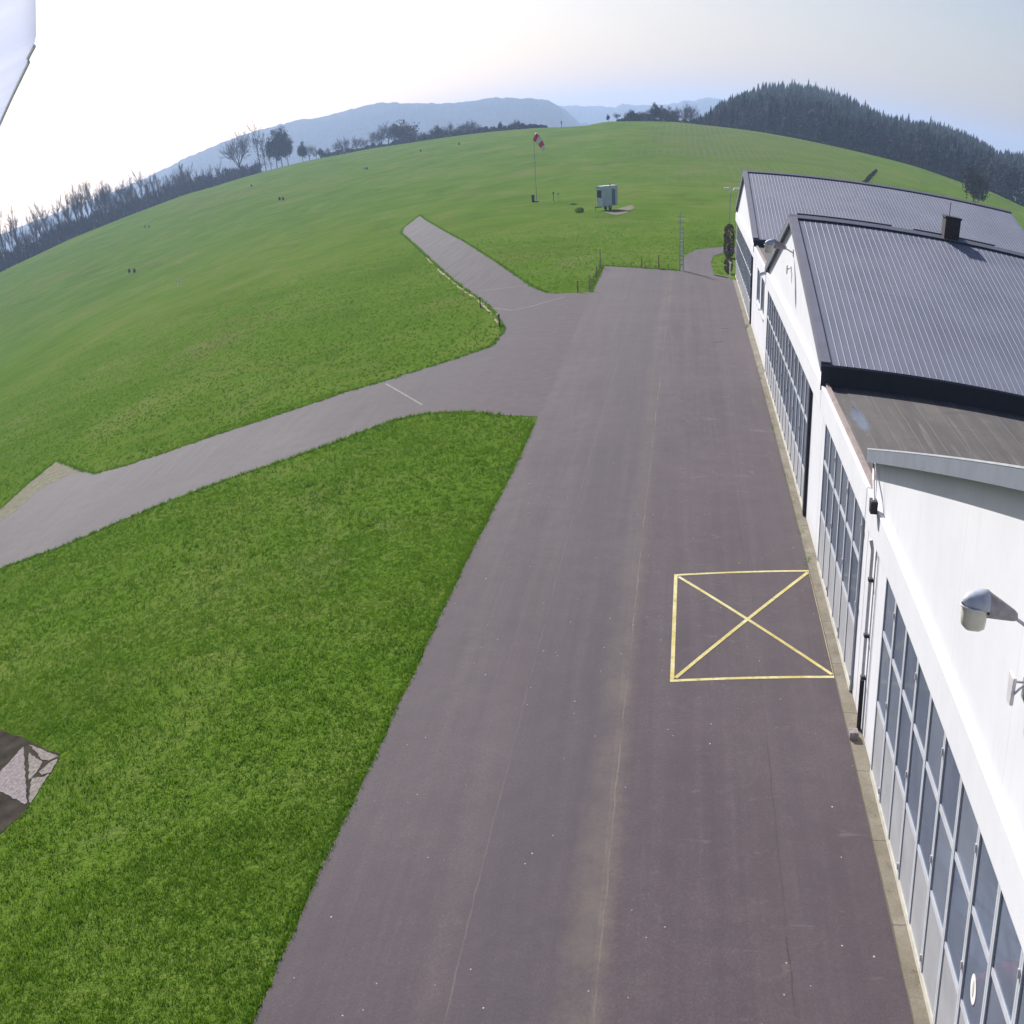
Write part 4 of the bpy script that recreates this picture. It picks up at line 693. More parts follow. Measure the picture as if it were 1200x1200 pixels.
def hangar(ya, yr, yb, zr, ze_a, ze_b, zedge, label, door, rows, nleaf, ridge=True, roofmat=True, lower='kick', pane='glass', verge='flash', ov=.28, depth=DEPTH):
    """gable front in the plane x = 0 from ya to yb, ridge at yr"""
    root = thing('hangar', label, 'hangar', (0, 0, 0))
    d0, d1 = door
    sa = (zr - ze_a) / (yr - ya); sb = (zr - ze_b) / (yb - yr)
    # front: piers, gable, then shell
    w = MB()
    w.box(0, .3, ya, d0, -.1, 3.52)
    w.box(0, .3, d1, yb, -.1, 3.52)
    g = [(ya, 3.52), (yb, 3.52), (yb, ze_b - .10), (yr, zr - .10), (ya, ze_a - .10)]
    w.prism(g, 0, 0, .3)
    w.build('wall', M['wall'], root)
    w2 = MB()
    w2.box(.3, depth, ya, ya + .25, -.1, ze_a - .12)
    w2.box(.3, depth, yb - .25, yb, -.1, ze_b - .12)
    w2.prism([(ya + .25, -.1), (yb - .25, -.1), (yb - .25, ze_b - .12), (yr, zr - .12), (ya + .25, ze_a - .12)], 0, depth - .25, depth)
    w2.build('side_wall', M['wall'], root)
    l = MB(); l.box(-.13, -.002, ya, yb, 3.5, 4.10)
    l.build('lintel_band', M['wall'], root, bevel=.02)
    r1 = roof_slope(yr, zr, ya - .05, ze_a - .05 * sa, -ov, depth, 'roof', root)
    r2 = roof_slope(yr, zr, yb + .05, ze_b - .05 * sb, -ov, depth, 'roof', root)
    # barge boards / flashings on the front verge
    v = MB()
    v.prism([(ya - .05, ze_a + .055), (yr, zr + .075), (yr, zr - .16), (ya - .05, ze_a - .19)], 0, -ov - .035, -ov - .003)
    v.prism([(yb + .05, ze_b + .055), (yr, zr + .075), (yr, zr - .16), (yb + .05, ze_b - .19)], 0, -ov - .035, -ov - .003)
    v.build('verge_board', M[verge], root)
    c = MB()
    for (ye, ze, s) in ((ya - .05, ze_a, 1), (yb + .05, ze_b, -1)):
        c.prism([(ye, ze + .056), (yr, zr + .078), (yr, zr + .055), (ye, ze + .033)], 0, -ov - .04, -ov + (.30 if verge == 'flash' else .06))
    c.build('verge_flashing', M['flash'] if verge == 'flash' else M['zinc'], root)
    if ridge:
        k = MB()
        k.prism([(yr - .26, zr - .26 * sa + .052), (yr, zr + .085), (yr + .26, zr - .26 * sb + .052), (yr + .26, zr - .26 * sb + .068), (yr, zr + .105), (yr - .26, zr - .26 * sa + .068)], 0, -ov - .04, depth)
        k.build('ridge_cap', M['flash'], root)
    f = MB(); f.box(-ov, depth, ya - .02, ya + .035, ze_a - .635, ze_a - .05)
    f.build('eaves_fascia', M['dark'], root)
    f = MB(); f.box(-ov + .3, depth, yb - .035, yb + .02, ze_b - .28, ze_b - .06)
    f.build('eaves_fascia', M['dark'], root)
    door_leaves(root, d0, d1, nleaf, rows, lower=lower, panemat=pane)
    i = MB(); i.box(.32, depth - .3, ya + .3, yb - .3, -.05, .02)
    i.build('floor_slab', M['kick'], root)
    return root

H1 = hangar(.45, 12.6, 25.35, 7.50, 4.74, 4.74, .2, 'nearest white hangar, at the right edge, with pale bargeboard and large glazed folding doors', (3.80, 22.40), [1.33, 2.52], 15, verge='verge', ov=.16)
H2 = hangar(35.25, 48.8, 61.6, 7.12, 4.62, 4.16, .2, 'middle white hangar with grey ribbed roof and a dark chimney on its ridge', (38.75, 60.2), [1.02, 2.40], 15, ov=.16)
H3 = hangar(72.6, 87.8, 98.9, 7.08, 4.46, 4.20, .2, 'farthest white hangar with grey ribbed roof beside the curved end of the apron', (75.15, 97.2), [1.05, 2.35], 14, depth=21.6, ov=.16)

# chimney and ridge ventilators on the middle hangar
mb = MB(); mb.box(6.80, 7.50, 48.6, 49.3, 6.6, 7.84)
ch = mb.build('chimney', M['brick'], H2, bevel=.015)
mb = MB(); mb.box(6.76, 7.54, 48.56, 49.34, 7.84, 7.90); mb.build('chimney_cap', M['dark'], ch)
mb = MB(); mb.tube([(7.02, 48.95, 7.90), (7.02, 48.95, 8.36)], .016, 6); mb.build('flue_rod', M['dark'], ch)
for a, b in ((.2, 4.45), (5.5, 9.35)):
    mb = MB(); mb.box(a, b, 49.12, 49.40, 6.95, 7.23); mb.build('ridge_ventilator', M['dark'], H2)
    mb = MB(); mb.box(a - .03, b + .03, 49.09, 49.43, 7.23, 7.26); mb.build('ventilator_cap', M['flash'], H2)
# rain gear on the middle hangar
mb = MB(); mb.box(-.12, -.01, 38.46, 38.74, .05, 3.5); mb.build('door_post', M['dark'], H2)
# downpipes on the nearest hangar's corner pier
mb = MB()
mb.tube([(-.14, 24.28, 3.48), (-.075, 24.28, 3.3), (-.075, 24.28, .95)], .045, 10)
mb.build('downpipe', M['pipe'], H1)
mb = MB(); mb.tube([(-.08, 24.28, .96), (-.08, 24.28, .02)], .062, 10); mb.build('downpipe_boot', M['plastic'], H1)
for zz in (.98, 1.75, 2.75):
    mb = MB(); mb.box(-.13, -.005, 24.21, 24.35, zz, zz + .05); mb.build('pipe_clamp', M['plastic'], H1)
mb = MB(); mb.tube([(-.02, 23.75, 3.5), (-.02, 23.75, .1)], .012, 6); mb.build('conductor_cable', M['pipe'], H1)

# ------------------------------------------------------------------ flat-roofed links
def link_block(y0, y1, label, openings):
    root = thing('link_building', label, 'building')
    y0 += .004; y1 -= .004
    w = MB()
    cuts = sorted(openings)
    ys = y0
    for a, b, zb in cuts:
        w.box(0, .3, ys, a, -.1, 3.52)
        if zb > 0: w.box(0, .3, a, b, -.1, zb)
        ys = b
    w.box(0, .3, ys, y1, -.1, 3.52)
    w.box(0, .3, y0, y1, 3.52, 4.02)
    w.build('wall', M['wall'], root)
    w = MB(); w.box(DEPTH - .3, DEPTH, y0, y1, -.1, 4.02); w.build('rear_wall', M['wall'], root)
    l = MB(); l.box(-.13, -.002, y0, y1, 3.5, 4.10); l.build('lintel_band', M['wall'], root, bevel=.02)
    r = MB(); r.box(.12, DEPTH, y0, y1, 4.022, 4.10); r.build('flat_roof', M['felt'], root)
    e = MB(); e.box(0, .118, y0, y1, 4.022, 4.17); e.build('gutter_edge', M['copper'], root)
    i = MB(); i.box(.32, DEPTH - .32, y0, y1, -.05, .02); i.build('floor_slab', M['kick'], root)
    return root
L1 = link_block(25.40, 35.22, 'flat-roofed white link with brown stained felt roof between the nearest and middle hangars', [(26.05, 34.06, 0)])
door_leaves(L1, 26.05, 34.06, 6, [1.33, 2.55])
L2 = link_block(61.65, 72.55, 'flat-roofed white link with two narrow windows between the middle and farthest hangars', [(63.6, 66.4, 1.8), (67.2, 70.2, 1.8)])
for a, b in ((63.6, 66.4), (67.2, 70.2)):
    f = MB()
    for p, q in ((a, a + .08), (b - .08, b), ((a + b) / 2 - .04, (a + b) / 2 + .04)): f.box(.05, .12, p, q, 1.8, 3.5)
    f.box(.052, .118, a + .08, b - .08, 1.8, 1.88); f.box(.052, .118, a + .08, b - .08, 3.42, 3.5)
    wf = f.build('window_frame', M['frame'], L2)
    p = MB(); p.box(.08, .09, a + .07, b - .07, 1.87, 3.43); p.build('window_pane', M['glass'], wf)
    s = MB(); s.box(-.08, .05, a - .05, b + .05, 1.75, 1.798); s.build('window_sill', M['zinc'], wf)
# dark louvre door beside the windows, far downpipe
mb = MB(); mb.tube([(-.06, 74.9, 3.5), (-.06, 74.9, .05)], .06, 8); mb.build('downpipe', M['dark'], H3)
# hopper of the rainwater pipe at the roof corner
mb = MB(); mb.prism([(23.72, 4.06), (23.92, 4.06), (23.97, 4.28), (23.67, 4.28)], 0, -.32, -.15)
mb.build('rainwater_head', M['plastic'], H1, bevel=.01)
mb = MB(); mb.tube([(-.23, 23.82, 4.25), (-.20, 24.25, 4.50), (-.08, 25.0, 4.60)], .03, 8); mb.tube([(-.2, 23.76, 4.25), (-.15, 24.2, 4.82)], .010, 5)
mb.build('gutter_spout', M['pipe'], H1)

# ------------------------------------------------------------------ wall lamps
def wall_lamp(loc, label, s=1.0, tilt=0.0):
    root = thing('wall_lamp', label, 'lamp', loc, tilt, 'lamps on arms on the hangar gables')
    a = MB(); a.box(-.03, -.001, -.09, .09, -.12, .12); a.tube([(-.02, 0, 0), (-.22, 0, .07), (-.45, 0, .15)], .024, 8)
    a.build('arm', M['steel'], root)
    c = MB()
    # shell: round tapering housing along -X, closed end caps
    st = [(-.34, .045, .045), (-.40, .075, .07), (-.64, .125, .115), (-.90, .170, .160)]
    n = 20; vs, fs = [], []
    for (x, ry, rz) in st:
        for k in range(n):
            t = 2 * PI * k / n; vs.append((x, ry * math.cos(t), .155 + (x + .4) * -.18 + rz * math.sin(t)))
    for i in range(len(st) - 1):
        for k in range(n): fs.append((i * n + k, i * n + (k + 1) % n, (i + 1) * n + (k + 1) % n, (i + 1) * n + k))
    fs.append(tuple(range(n))); c.add(vs, fs)
    c.build('housing', M['lampcone'], root, smooth=True)
    d = MB(); vs, fs = [], []
    st = [(-.90, .174, .164), (-1.02, .178, .165), (-1.16, .160, .140), (-1.27, .120, .10), (-1.33, .06, .05), (-1.35, .01, .01)]
    for (x, ry, rz) in st:
        for k in range(n):
            t = 2 * PI * k / n; zz = rz * math.sin(t)
            zz = max(zz, -.05)
            vs.append((x, ry * math.cos(t), .155 + .094 + zz))
    for i in range(len(st) - 1):
        for k in range(n): fs.append((i * n + k, i * n + (k + 1) % n, (i + 1) * n + (k + 1) % n, (i + 1) * n + k))
    fs.append(tuple(range(n))); fs.append(tuple((len(st) - 1) * n + k for k in range(n)))
    d.add(vs, fs); cap = d.build('hood', M['lampcap'], root, smooth=True)
    rim = MB(); vs = []
    rim.tube([(-1.13 + .25 * math.cos(t), .172 * math.sin(t), .20) for t in [2 * PI * k / 24 for k in range(25)]], .014, 6, cap=False)
    rim.build('rim', M['pipe'], root)
    g = MB(); vs, fs = [], []
    st = [(.197, 1.08), (.08, 1.10), (-.03, 1.02), (-.07, .70), (-.08, .05)]
    for (z, q) in st:
        for k in range(n):
            t = 2 * PI * k / n
            cx_, cy_ = math.cos(t), math.sin(t)
            e = 1 / (abs(cx_) ** 4 + abs(cy_) ** 4) ** .25
            vs.append((-1.13 + .215 * q * cx_ * e * .92, .155 * q * cy_ * e * .92, z))
    for i in range(len(st) - 1):
        for k in range(n): fs.append((i * n + k, i * n + (k + 1) % n, (i + 1) * n + (k + 1) % n, (i + 1) * n + k))
    fs.append(tuple((len(st) - 1) * n + k for k in range(n)))
    g.add(vs, fs); g.build('diffuser', M['lampglass'], root, smooth=True)
    root.scale = (s, s, s)
    return root
wall_lamp((0, 12.7, 6.02), 'large street-type lamp with cream bowl on the nearest gable, at the right edge', .80)
wall_lamp((0, 48.0, 6.05), 'small looking street-type lamp on the gable of the middle hangar', .95)
def wall_box(loc, label):
    root = thing('floodlight', label, 'floodlight', loc, 0, 'small floodlights on the hangar gables')
    b = MB(); b.prism([(-.09, -.16), (.09, -.16), (.12, .13), (-.12, .13)], 0, -.225, -.17); b.build('lamp_head', M['pipe'], root, bevel=.012)
    k = MB(); k.box(-.02, -.002, -.05, .05, -.10, .10); k.tube([(-.02, -.03, .05), (-.12, -.10, .02), (-.19, -.125, -.02)], .014, 6); k.tube([(-.02, .03, .05), (-.12, .10, .02), (-.19, .125, -.02)], .014, 6)
    k.build('bracket', M['steel'], root)
    return root
wall_box((0, 12.75, 5.42), 'grey floodlight bracket cut by the right edge below the large lamp')
wall_box((0, 48.6, 5.47), 'tiny grey floodlight under the lamp on the middle gable')
mb = MB(); mb.tube([(-.135, 61.9, 3.95), (-.5, 61.7, 3.86)], .075, 10); mb.build('rain_spout', M['zinc'], L2)

# concrete block under the downpipe
mb = MB(); mb.box(-.40, -.16, 23.76, 24.02, .034, .17)
tag(mb.build('concrete_block', M['concrete'], bevel=.02), 'small pale concrete block on the kerb strip by the downpipe', 'block')

# aircraft parts behind the nearest doors
ac = thing('parked_aircraft', 'red nosed aircraft faintly seen behind the nearest hangar glass', 'aircraft', (1.58, 13.45, -.34))
def fuselage(st, name, mat, par):
    mb = MB(); n = 18; vs, fs = [], []
    for (x, r, zc) in st:
        for k in range(n):
            t = 2 * PI * k / n; vs.append((x, r * math.cos(t), zc + r * 1.1 * math.sin(t)))
    for i in range(len(st) - 1):
        for k in range(n): fs.append((i * n + k, i * n + (k + 1) % n, (i + 1) * n + (k + 1) % n, (i + 1) * n + k))
    fs.append(tuple(range(n))); fs.append(tuple((len(st) - 1) * n + k for k in range(n)))
    mb.add(vs, fs); return mb.build(name, mat, par, smooth=True)
fuselage([(-1.5, .08, 1.8), (-1.40, .26, 1.8), (-1.0, .40, 1.8), (-.2, .50, 1.8)], 'nose', M['red'], ac)
fuselage([(-.2, .50, 1.8), (1.2, .56, 1.85), (3.5, .34, 1.9), (5.5, .14, 2.0)], 'fuselage', M['white'], ac)
mb = MB(); mb.box(.3, 1.6, -4.6, 4.6, 2.42, 2.56); mb.build('wing', M['white'], ac, bevel=.05)
for s in (-1, 1):
    mb = MB(); mb.tube([(.6, s * .5, 1.5), (.6, s * 1.0, .35)], .05, 8); mb.tube([(.6, s * 1.0 - .08, .27), (.6, s * 1.0 + .08, .27)], .25, 16); mb.build('main_wheel', M['tyre'], ac)
mb = MB(); mb.tube([(-.9, 0, 1.4), (-.9, 0, .3)], .045, 8); mb.tube([(-.9, -.07, .22), (-.9, .07, .22)], .2, 14); mb.build('nose_wheel', M['tyre'], ac)
# oval notice stuck on one pane
def oval(name, cy, cz, ry, rz, x0, x1, mat, parent):
    mb = MB(); mb.prism([(cy + ry * math.cos(2 * PI * k / 28), cz + rz * math.sin(2 * PI * k / 28)) for k in range(28)], 0, x0, x1)
    return mb.build(name, mat, parent)
stk = thing('oval_sticker', 'white oval sticker with a yellowish figure on a pane of the nearest door', 'sticker')
oval('disc', 13.12, 1.82, .15, .175, -.050, -.044, M['white'], stk)
oval('figure', 13.12, 1.83, .04, .10, -.055, -.0505, M['rail'], stk)

# ------------------------------------------------------------------ tower roof corner (top left)
tw = thing('control_tower', 'pale milky roof corner with a thin grey rim poking in at the top left edge', 'tower roof')
mb = MB(); mb.prism([(-5.87, 1.70), (-6.37, 2.47), (-6.50, 2.65), (-7.29, 3.62), (-9.2, 5.9), (-11.6, 3.0), (-11.3, -4.4), (-7.6, -3.6)], 2, 10.60, 10.63)
mb.build('roof_sheet', M['sheet'], tw)
mb = MB()
for a, b in (((-6.40, 2.50), (-6.52, 2.655)), ((-6.52, 2.655), (-9.2, 5.88))): mb.tube([(a[0], a[1], 10.588), (b[0], b[1], 10.596)], .0045, 6)
mb.build('roof_edge_trim', M['zinc'], tw)
mb = MB(); mb.box(-11.2, -7.7, -4.2, .6, -.1, 9.3); mb.box(-11.35, -7.55, -4.35, .75, 9.3, 9.6)
mb.build('wall', M['wall'], tw)
for px, py in ((-7.8, .4), (-11.0, .4), (-7.8, -3.5), (-11.0, -4.0)):
    mb = MB(); mb.box(px - .06, px + .06, py - .06, py + .06, 9.6, 10.6); mb.build('roof_post', M['frame'], tw)

# ------------------------------------------------------------------ windsock
ws = thing('windsock', 'red and white windsock drooping from its pole in the meadow', 'windsock', (-29.75, 191.0, 0))
ws.scale = (1.13, 1.13, 1.13)
mb = MB(); mb.tube([(0, 0, -.1), (0, 0, 7.45)], [.05, .032], 10); mb.build('pole', M['steel'], ws)
mb = MB(); mb.tube([(0, 0, 7.3), (.12, -.05, 7.3)], .02, 6)
ringc = Vector((.30, -.05, 7.22))
mb.tube([ringc + Vector((.44 * .35 * math.cos(t), .47 * math.sin(t), .47 * math.cos(t))) for t in [2 * PI * k / 20 for k in range(21)]], .03, 6, cap=False)
mb.build('swivel_ring', M['steel'], ws)
axis = [Vector((.22, -.05, 7.25)), Vector((.62, -.10, 6.95)), Vector((1.0, -.16, 6.55)), Vector((1.3, -.20, 6.1)), Vector((1.45, -.22, 5.7))]
rad = [.50, .47, .41, .35, .28]
for k in range(4):
    mb = MB(); mb.tube([axis[k], axis[k + 1]], [rad[k], rad[k + 1]], 16, cap=False)
    mb.build('fabric_band', M['red'] if k % 2 == 0 else M['white'], ws, smooth=True)
o = oval('mouth_lining', 0, 0, .34, .47, -.02, 0, M['white'], ws); o.location = (.20, -.10, 7.27)
mb = MB(); mb.box(-.30, .30, -.30, .30, 0.0, .12); mb.build('base', M['concrete'], ws)
mb = MB(); mb.box(-.75, -.35, -.25, .15, 0, .85); mb.build('switch_box', M['board'], ws, bevel=.02)
for k, (px, hh, lab) in enumerate(((-26.6, 1.05, 'dark stake standing right of the windsock pole'), (-25.8, .9, 'pale stake, second to the right of the windsock pole'))):
    mb = MB(); mb.tube([(px, 188.8, 0), (px, 188.8, hh + .15)], .055 if k == 0 else .04, 6)
    mb.box(px - .10, px + .10, 188.76, 188.84, hh - .15, hh + .1)
    tag(mb.build('field_stake', (M['board'], M['palewood'])[k]), lab, 'stake', 'stakes beside the windsock')

# ------------------------------------------------------------------ start wagon
cv = thing('field_cabin', 'small pale blue cabin trailer with an orange roof lamp parked in the meadow', 'trailer', (-15.95, 165.6, 0), math.radians(-48))
cv.scale = (.86, .86, 1.14)
mb = MB(); mb.prism([(-.80, .42), (.80, .42), (.80, 2.12), (.60, 2.26), (-.60, 2.26), (-.80, 2.12)], 1, -1.7, 1.7); mb.build('body', M['cabin'], cv, bevel=.03)
mb = MB(); mb.prism([(-.86, 2.10), (-.62, 2.29), (.62, 2.29), (.86, 2.10), (.86, 2.14), (.63, 2.34), (-.63, 2.34), (-.86, 2.14)], 1, -1.78, 1.78); mb.build('roof', M['cabinroof'], cv)
mb = MB(); mb.box(-.6, .6, -1.735, -1.70, 1.25, 1.95); w_ = mb.build('front_window', M['window'], cv)
mb = MB(); mb.box(-.66, .66, -1.725, -1.702, 1.18, 1.245); mb.build('window_sill', M['cabinroof'], w_)
mb = MB(); mb.box(-.835, -.80, -1.3, -.3, 1.25, 1.85); mb.build('side_window', M['window'], cv)
mb = MB(); mb.box(.80, .83, .4, 1.15, .5, 2.0); dr = mb.build('door', M['verge'], cv)
mb = MB(); mb.tube([(.85, .52, 1.2), (.85, .62, 1.2)], .02, 6); mb.build('handle', M['steel'], dr)
for s in (-1, 1):
    mb = MB(); mb.tube([(s * .72, .1, .30), (s * .55, .1, .30)], .31, 18); wh = mb.build('wheel', M['tyre'], cv)
    mb = MB(); mb.tube([(s * .735, .1, .30), (s * .55, .1, .30)], .16, 14); mb.build('rim', M['steel'], wh)
mb = MB(); mb.tube([(-.5, -1.6, .38), (0, -2.7, .36)], .04, 6); mb.tube([(.5, -1.6, .38), (0, -2.7, .36)], .04, 6); mb.tube([(0, -2.6, .5), (0, -2.6, 0)], .035, 6); mb.build('tow_bar', M['board'], cv)
mb = MB(); mb.tube([(.1, .6, 2.33), (.1, .6, 2.42), (.1, .6, 2.60)], [.11, .11, .08], 12); mb.build('roof_lamp', M['orange'], cv)
sheet('bare_patch', ragged(BARE, .35, .8, 61), .03, M['worn'], 'bare soil patch beside the cabin trailer', 'soil')

# ------------------------------------------------------------------ pole with instruments at the apron end
ms = thing('instrument_mast', 'thin grey mast with rungs at the far apron corner', 'mast', (-5.05, 99.9, 0))
mb = MB(); mb.tube([(0, 0, -.1), (0, 0, 3.9)], [.06, .03], 8); mb.tube([(.30, 0, -.1), (.30, 0, 2.9)], [.05, .04], 8); mb.build('pole', M['steel'], ms)
for k in range(9):
    mb = MB(); zz = .4 + k * .3; mb.box(-.06, .38, -.03, .03, zz, zz + .09); mb.build('rung', M['zinc'] if k % 2 else M['pipe'], ms)
for k in range(2):
    mb = MB(); mb.tube([(-.25, 0, 3.2 + k * .35), (.42, 0, 3.2 + k * .35)], .025, 6); mb.build('cross_arm', M['zinc'], ms)

# edge stakes
STK = [(-12.5, 102.2, 1.15, 'palewood', 'bleached stake at the far left corner of the apron'), (-12.45, 97.0, .55, 'pink', 'short faded stake on the apron edge below the far corner'),
       (-12.45, 89.0, .85, 'palewood', 'bleached stake where the taxiway stub meets the apron'), (-13.4, 88.5, .6, 'pink', 'low faded stake beside the stub where it meets the apron'),
       (-7.0, 100.9, .8, 'pink', 'reddish stake on the far apron edge near the mast'), (-8.6, 101.7, .55, 'pink', 'low reddish stake midway along the far apron edge'),
       (-20.95, 85.0, .5, 'board', 'dark marker post on the left edge of the taxiway stub'), (-17.95, 76.0, .55, 'board', 'dark marker post at the bend of the taxiway')]
for (x, y, hh, mt, lab) in STK:
    hh *= 1.1
    mb = MB(); mb.tube([(x, y, -.05), (x, y, hh)], [.055, .045], 7); mb.box(x - .06, x + .06, y - .06, y + .06, hh, hh + .05)
    tag(mb.build('edge_stake', M[mt]), lab, 'stake', 'stakes along the asphalt edges')

# runway edge markers
LAB = ['dark board, left one of the nearest pair of runway markers', 'dark board, right one of the nearest pair of runway markers', 'dark board of the second pair of runway markers, left one', 'dark board of the second pair of runway markers, right one',
       'single small dark marker below the grove of tall trees', 'tiny white cone alone on the left meadow', 'pale marker, left of the faint pair near the left tree row', 'pale marker, right of the faint pair near the left tree row',
       'pale marker of the pair in front of the middle scrub, left one', 'dark marker of the pair in front of the middle scrub, right one', 'single dark marker left of the windsock on the far meadow', 'small dark marker in the grass below the middle scrub']
for k, (p, lab) in enumerate(zip(MARKERS, LAB)):
    mb = MB(); x, y, z = p
    if k == 5:
        mb.tube([(x, y, z), (x, y, z + .05), (x, y, z + .42)], [.30, .22, .05], 12); mt = 'white'
        tag(mb.build('marker_cone', M[mt]), lab, 'cone')
        continue
    pale = k in (6, 7, 8)
    s = 1.0 if k < 4 else .85
    mb.box(x - .32 * s, x + .32 * s, y - .04, y + .04, z + .12, z + .75 * s); mb.box(x - .26, x - .20, y - .03, y + .03, z - .05, z + .14); mb.box(x + .20, x + .26, y - .03, y + .03, z - .05, z + .14)
    tag(mb.build('runway_marker', M['palewood' if pale else 'board']), lab, 'marker', 'runway markers on the meadow')
x, y, z, hh = BROW_POST
mb = MB(); mb.tube([(x, y, z - .1), (x, y, z + 1.5)], .12, 7); mb.box(x - .25, x + .25, y - .1, y + .1, z + 1.2, z + 2.0)
tag(mb.build('brow_sign', M['board']), 'dark sign post on the brow right above the windsock', 'sign')
# teal shed by the right-hand wood
x, y, z1, zg, _ = SHED[0], SHED[1], SHED[2], SHED[3], 0
sh = thing('shed', 'teal sheeted shed at the foot of the wooded hill, far right', 'shed', (x, y, zg - .3))
mb = MB(); mb.box(-2.2, 2.6, -2.5, 2.5, 0, 3.9); mb.build('wall', M['teal'], sh)
mb = MB(); mb.prism([(-2.5, 3.9), (2.9, 3.9), (2.9, 4.05), (.2, 4.9), (-2.5, 4.05)], 1, -2.8, 2.8); mb.build('roof', M['pipe'], sh)

# ------------------------------------------------------------------ street lamp and planting behind the farthest hangar corner
sl = thing('street_lamp', 'tall thin street lamp with two pale heads behind the farthest hangar corner', 'street lamp', (-.12, 111.0, 0))
mb = MB(); mb.tube([(0, 0, 0), (0, 0, 4.55), (.1, 0, 4.8)], [.06, .045, .04], 8); mb.build('pole', M['steel'], sl)
for s in (-1, 1):
    mb = MB(); mb.tube([(.08, 0, 4.7), (.08 + s * .30, 0, 4.90)], .025, 6); mb.prism([(.1 + s * .15, 4.86), (.1 + s * .72, 4.95), (.1 + s * .72, 5.06), (.1 + s * .25, 5.04)], 1, -.16, .16)
    mb.build('lamp_head', M['white'], sl)

# ------------------------------------------------------------------ plants
def rot_to(d):
    return Vector(d).to_track_quat('Z', 'Y').to_matrix()

def branch_tree(seed, H, spread, trunk_frac, lv=4, split=3, up=.5, r0=None, min_r=.02, clump=None):
    """returns (trunk MB, crown MB): recursive tapered limbs"""
    rn = random.Random(seed)
    trunk, crown = MB(), MB()
    r0 = r0 or H * .018
    pts = [Vector((0, 0, -.4))]
    k = 5
    for i in range(1, k + 1):
        pts.append(Vector((rn.uniform(-.02, .02) * H * .4, rn.uniform(-.02, .02) * H * .4, H * trunk_frac * i / k)))
    trunk.tube(pts, [r0 * (1.25 - .55 * i / k) for i in range(k + 1)], 7)
    def grow(p, d, L, r, lev):
        n = 3
        q = [p.copy()]
        dd = d.copy()
        for i in range(n):
            dd = (dd + Vector((rn.gauss(0, .16), rn.gauss(0, .16), rn.gauss(.05, .12)))).normalized()
            q.append(q[-1] + dd * L / n)
        crown.tube(q, [r, r * .8, r * .65, max(r * .45, min_r)], 4 if lev > 1 else 3, cap=False)
        if lev <= 0:
            if clump: clump(crown, q[-1], rn)
            return
        for i in range(split):
            t = rn.uniform(.35, 1.0); base = q[min(3, int(t * 3 + .5))]
            side = Vector((rn.gauss(0, 1), rn.gauss(0, 1), rn.gauss(0, .4))); side = (side - dd * side.dot(dd)).normalized()
            nd = (dd * up + side * spread + Vector((0, 0, .22))).normalized()
            grow(base, nd, L * rn.uniform(.55, .78), max(r * .5, min_r), lev - 1)
        grow(q[-1], (dd + Vector((rn.gauss(0, .2), rn.gauss(0, .2), .2))).normalized(), L * .7, max(r * .55, min_r), lev - 1)
    top = pts[-1]
    grow(top, Vector((rn.gauss(0, .1), rn.gauss(0, .1), 1)).normalized(), H * .27, r0 * .65, lv - 1)
    for i in range(split + 3):
        a = 2 * PI * i / (split + 3) + rn.uniform(-.3, .3)
        zz = H * trunk_frac * rn.uniform(.62, 1.0)
        d = Vector((math.cos(a) * spread, math.sin(a) * spread, rn.uniform(.45, .95))).normalized()
        grow(Vector((0, 0, zz)), d, H * rn.uniform(.18, .26), r0 * .5, lv - 1)
    return trunk, crown

def leaf_clump(size, n, mi):
    def f(mb, p, rn):
        mb.cur = mi
        for _ in range(n):
            c = p + Vector((rn.gauss(0, size), rn.gauss(0, size), rn.gauss(0, size * .7)))
            a = Vector((rn.gauss(0, 1), rn.gauss(0, 1), rn.gauss(0, 1))).normalized() * size * rn.uniform(.5, 1.0)
            b = Vector((rn.gauss(0, 1), rn.gauss(0, 1), rn.gauss(0, 1))).normalized() * size * rn.uniform(.5, 1.0)
            mb.add([c - a * .5, c + b * .6, c + a * .5, c - b * .6], [(0, 1, 2, 3)])
        mb.cur = 0
    return f

VAR = {}
def variant(key, fn):
    """mesh data for trunk and crown, height-normalised to 1 m"""
    if key in VAR: return VAR[key]
    t, c, mats = fn()
    zmax = max(v[2] for v in c.v)
    for mb in (t, c): mb.v = [(x / zmax, y / zmax, z / zmax) for x, y, z in mb.v]
    to = t.build('trunk', M['bark'], recalc=False); co = c.build('crown', mats, recalc=False)
    VAR[key] = (to.data, co.data)
    bpy.data.objects.remove(to); bpy.data.objects.remove(co)
    return VAR[key]

def v_bare(k, mt='twig'):
    def f():
        t, c = branch_tree(100 + k, 14, [.85, .6, .7, .9][k % 4], [.26, .36, .34, .26][k % 4], 4, 4, .75, min_r=.030)
        return t, c, [M[mt]]
    return variant(('bare', k, mt), f)
def v_slim(k):
    def f():
        t, c = branch_tree(300 + k, 14, .24, .78, 4, 3, 1.3, r0=.22, min_r=.030)
        return t, c, [M['twig']]
    return variant(('slim', k), f)
def v_bushy(k, mt='scrub'):
    def f():
        t, c = branch_tree(400 + k, 8, .95, .18, 3, 4, .6, min_r=.04, clump=leaf_clump(.42, 9, 1))
        return t, c, [M['twig2'], M[mt]]
    return variant(('bushy', k, mt), f)
def v_pine(k):
    def f():
        t, c = branch_tree(500 + k, 16, 1.0, .34, 3, 4, .55, r0=.30, min_r=.05, clump=leaf_clump(.85, 26, 1))
        return t, c, [M['bark'], M['needle']]
    return variant(('pine', k), f)
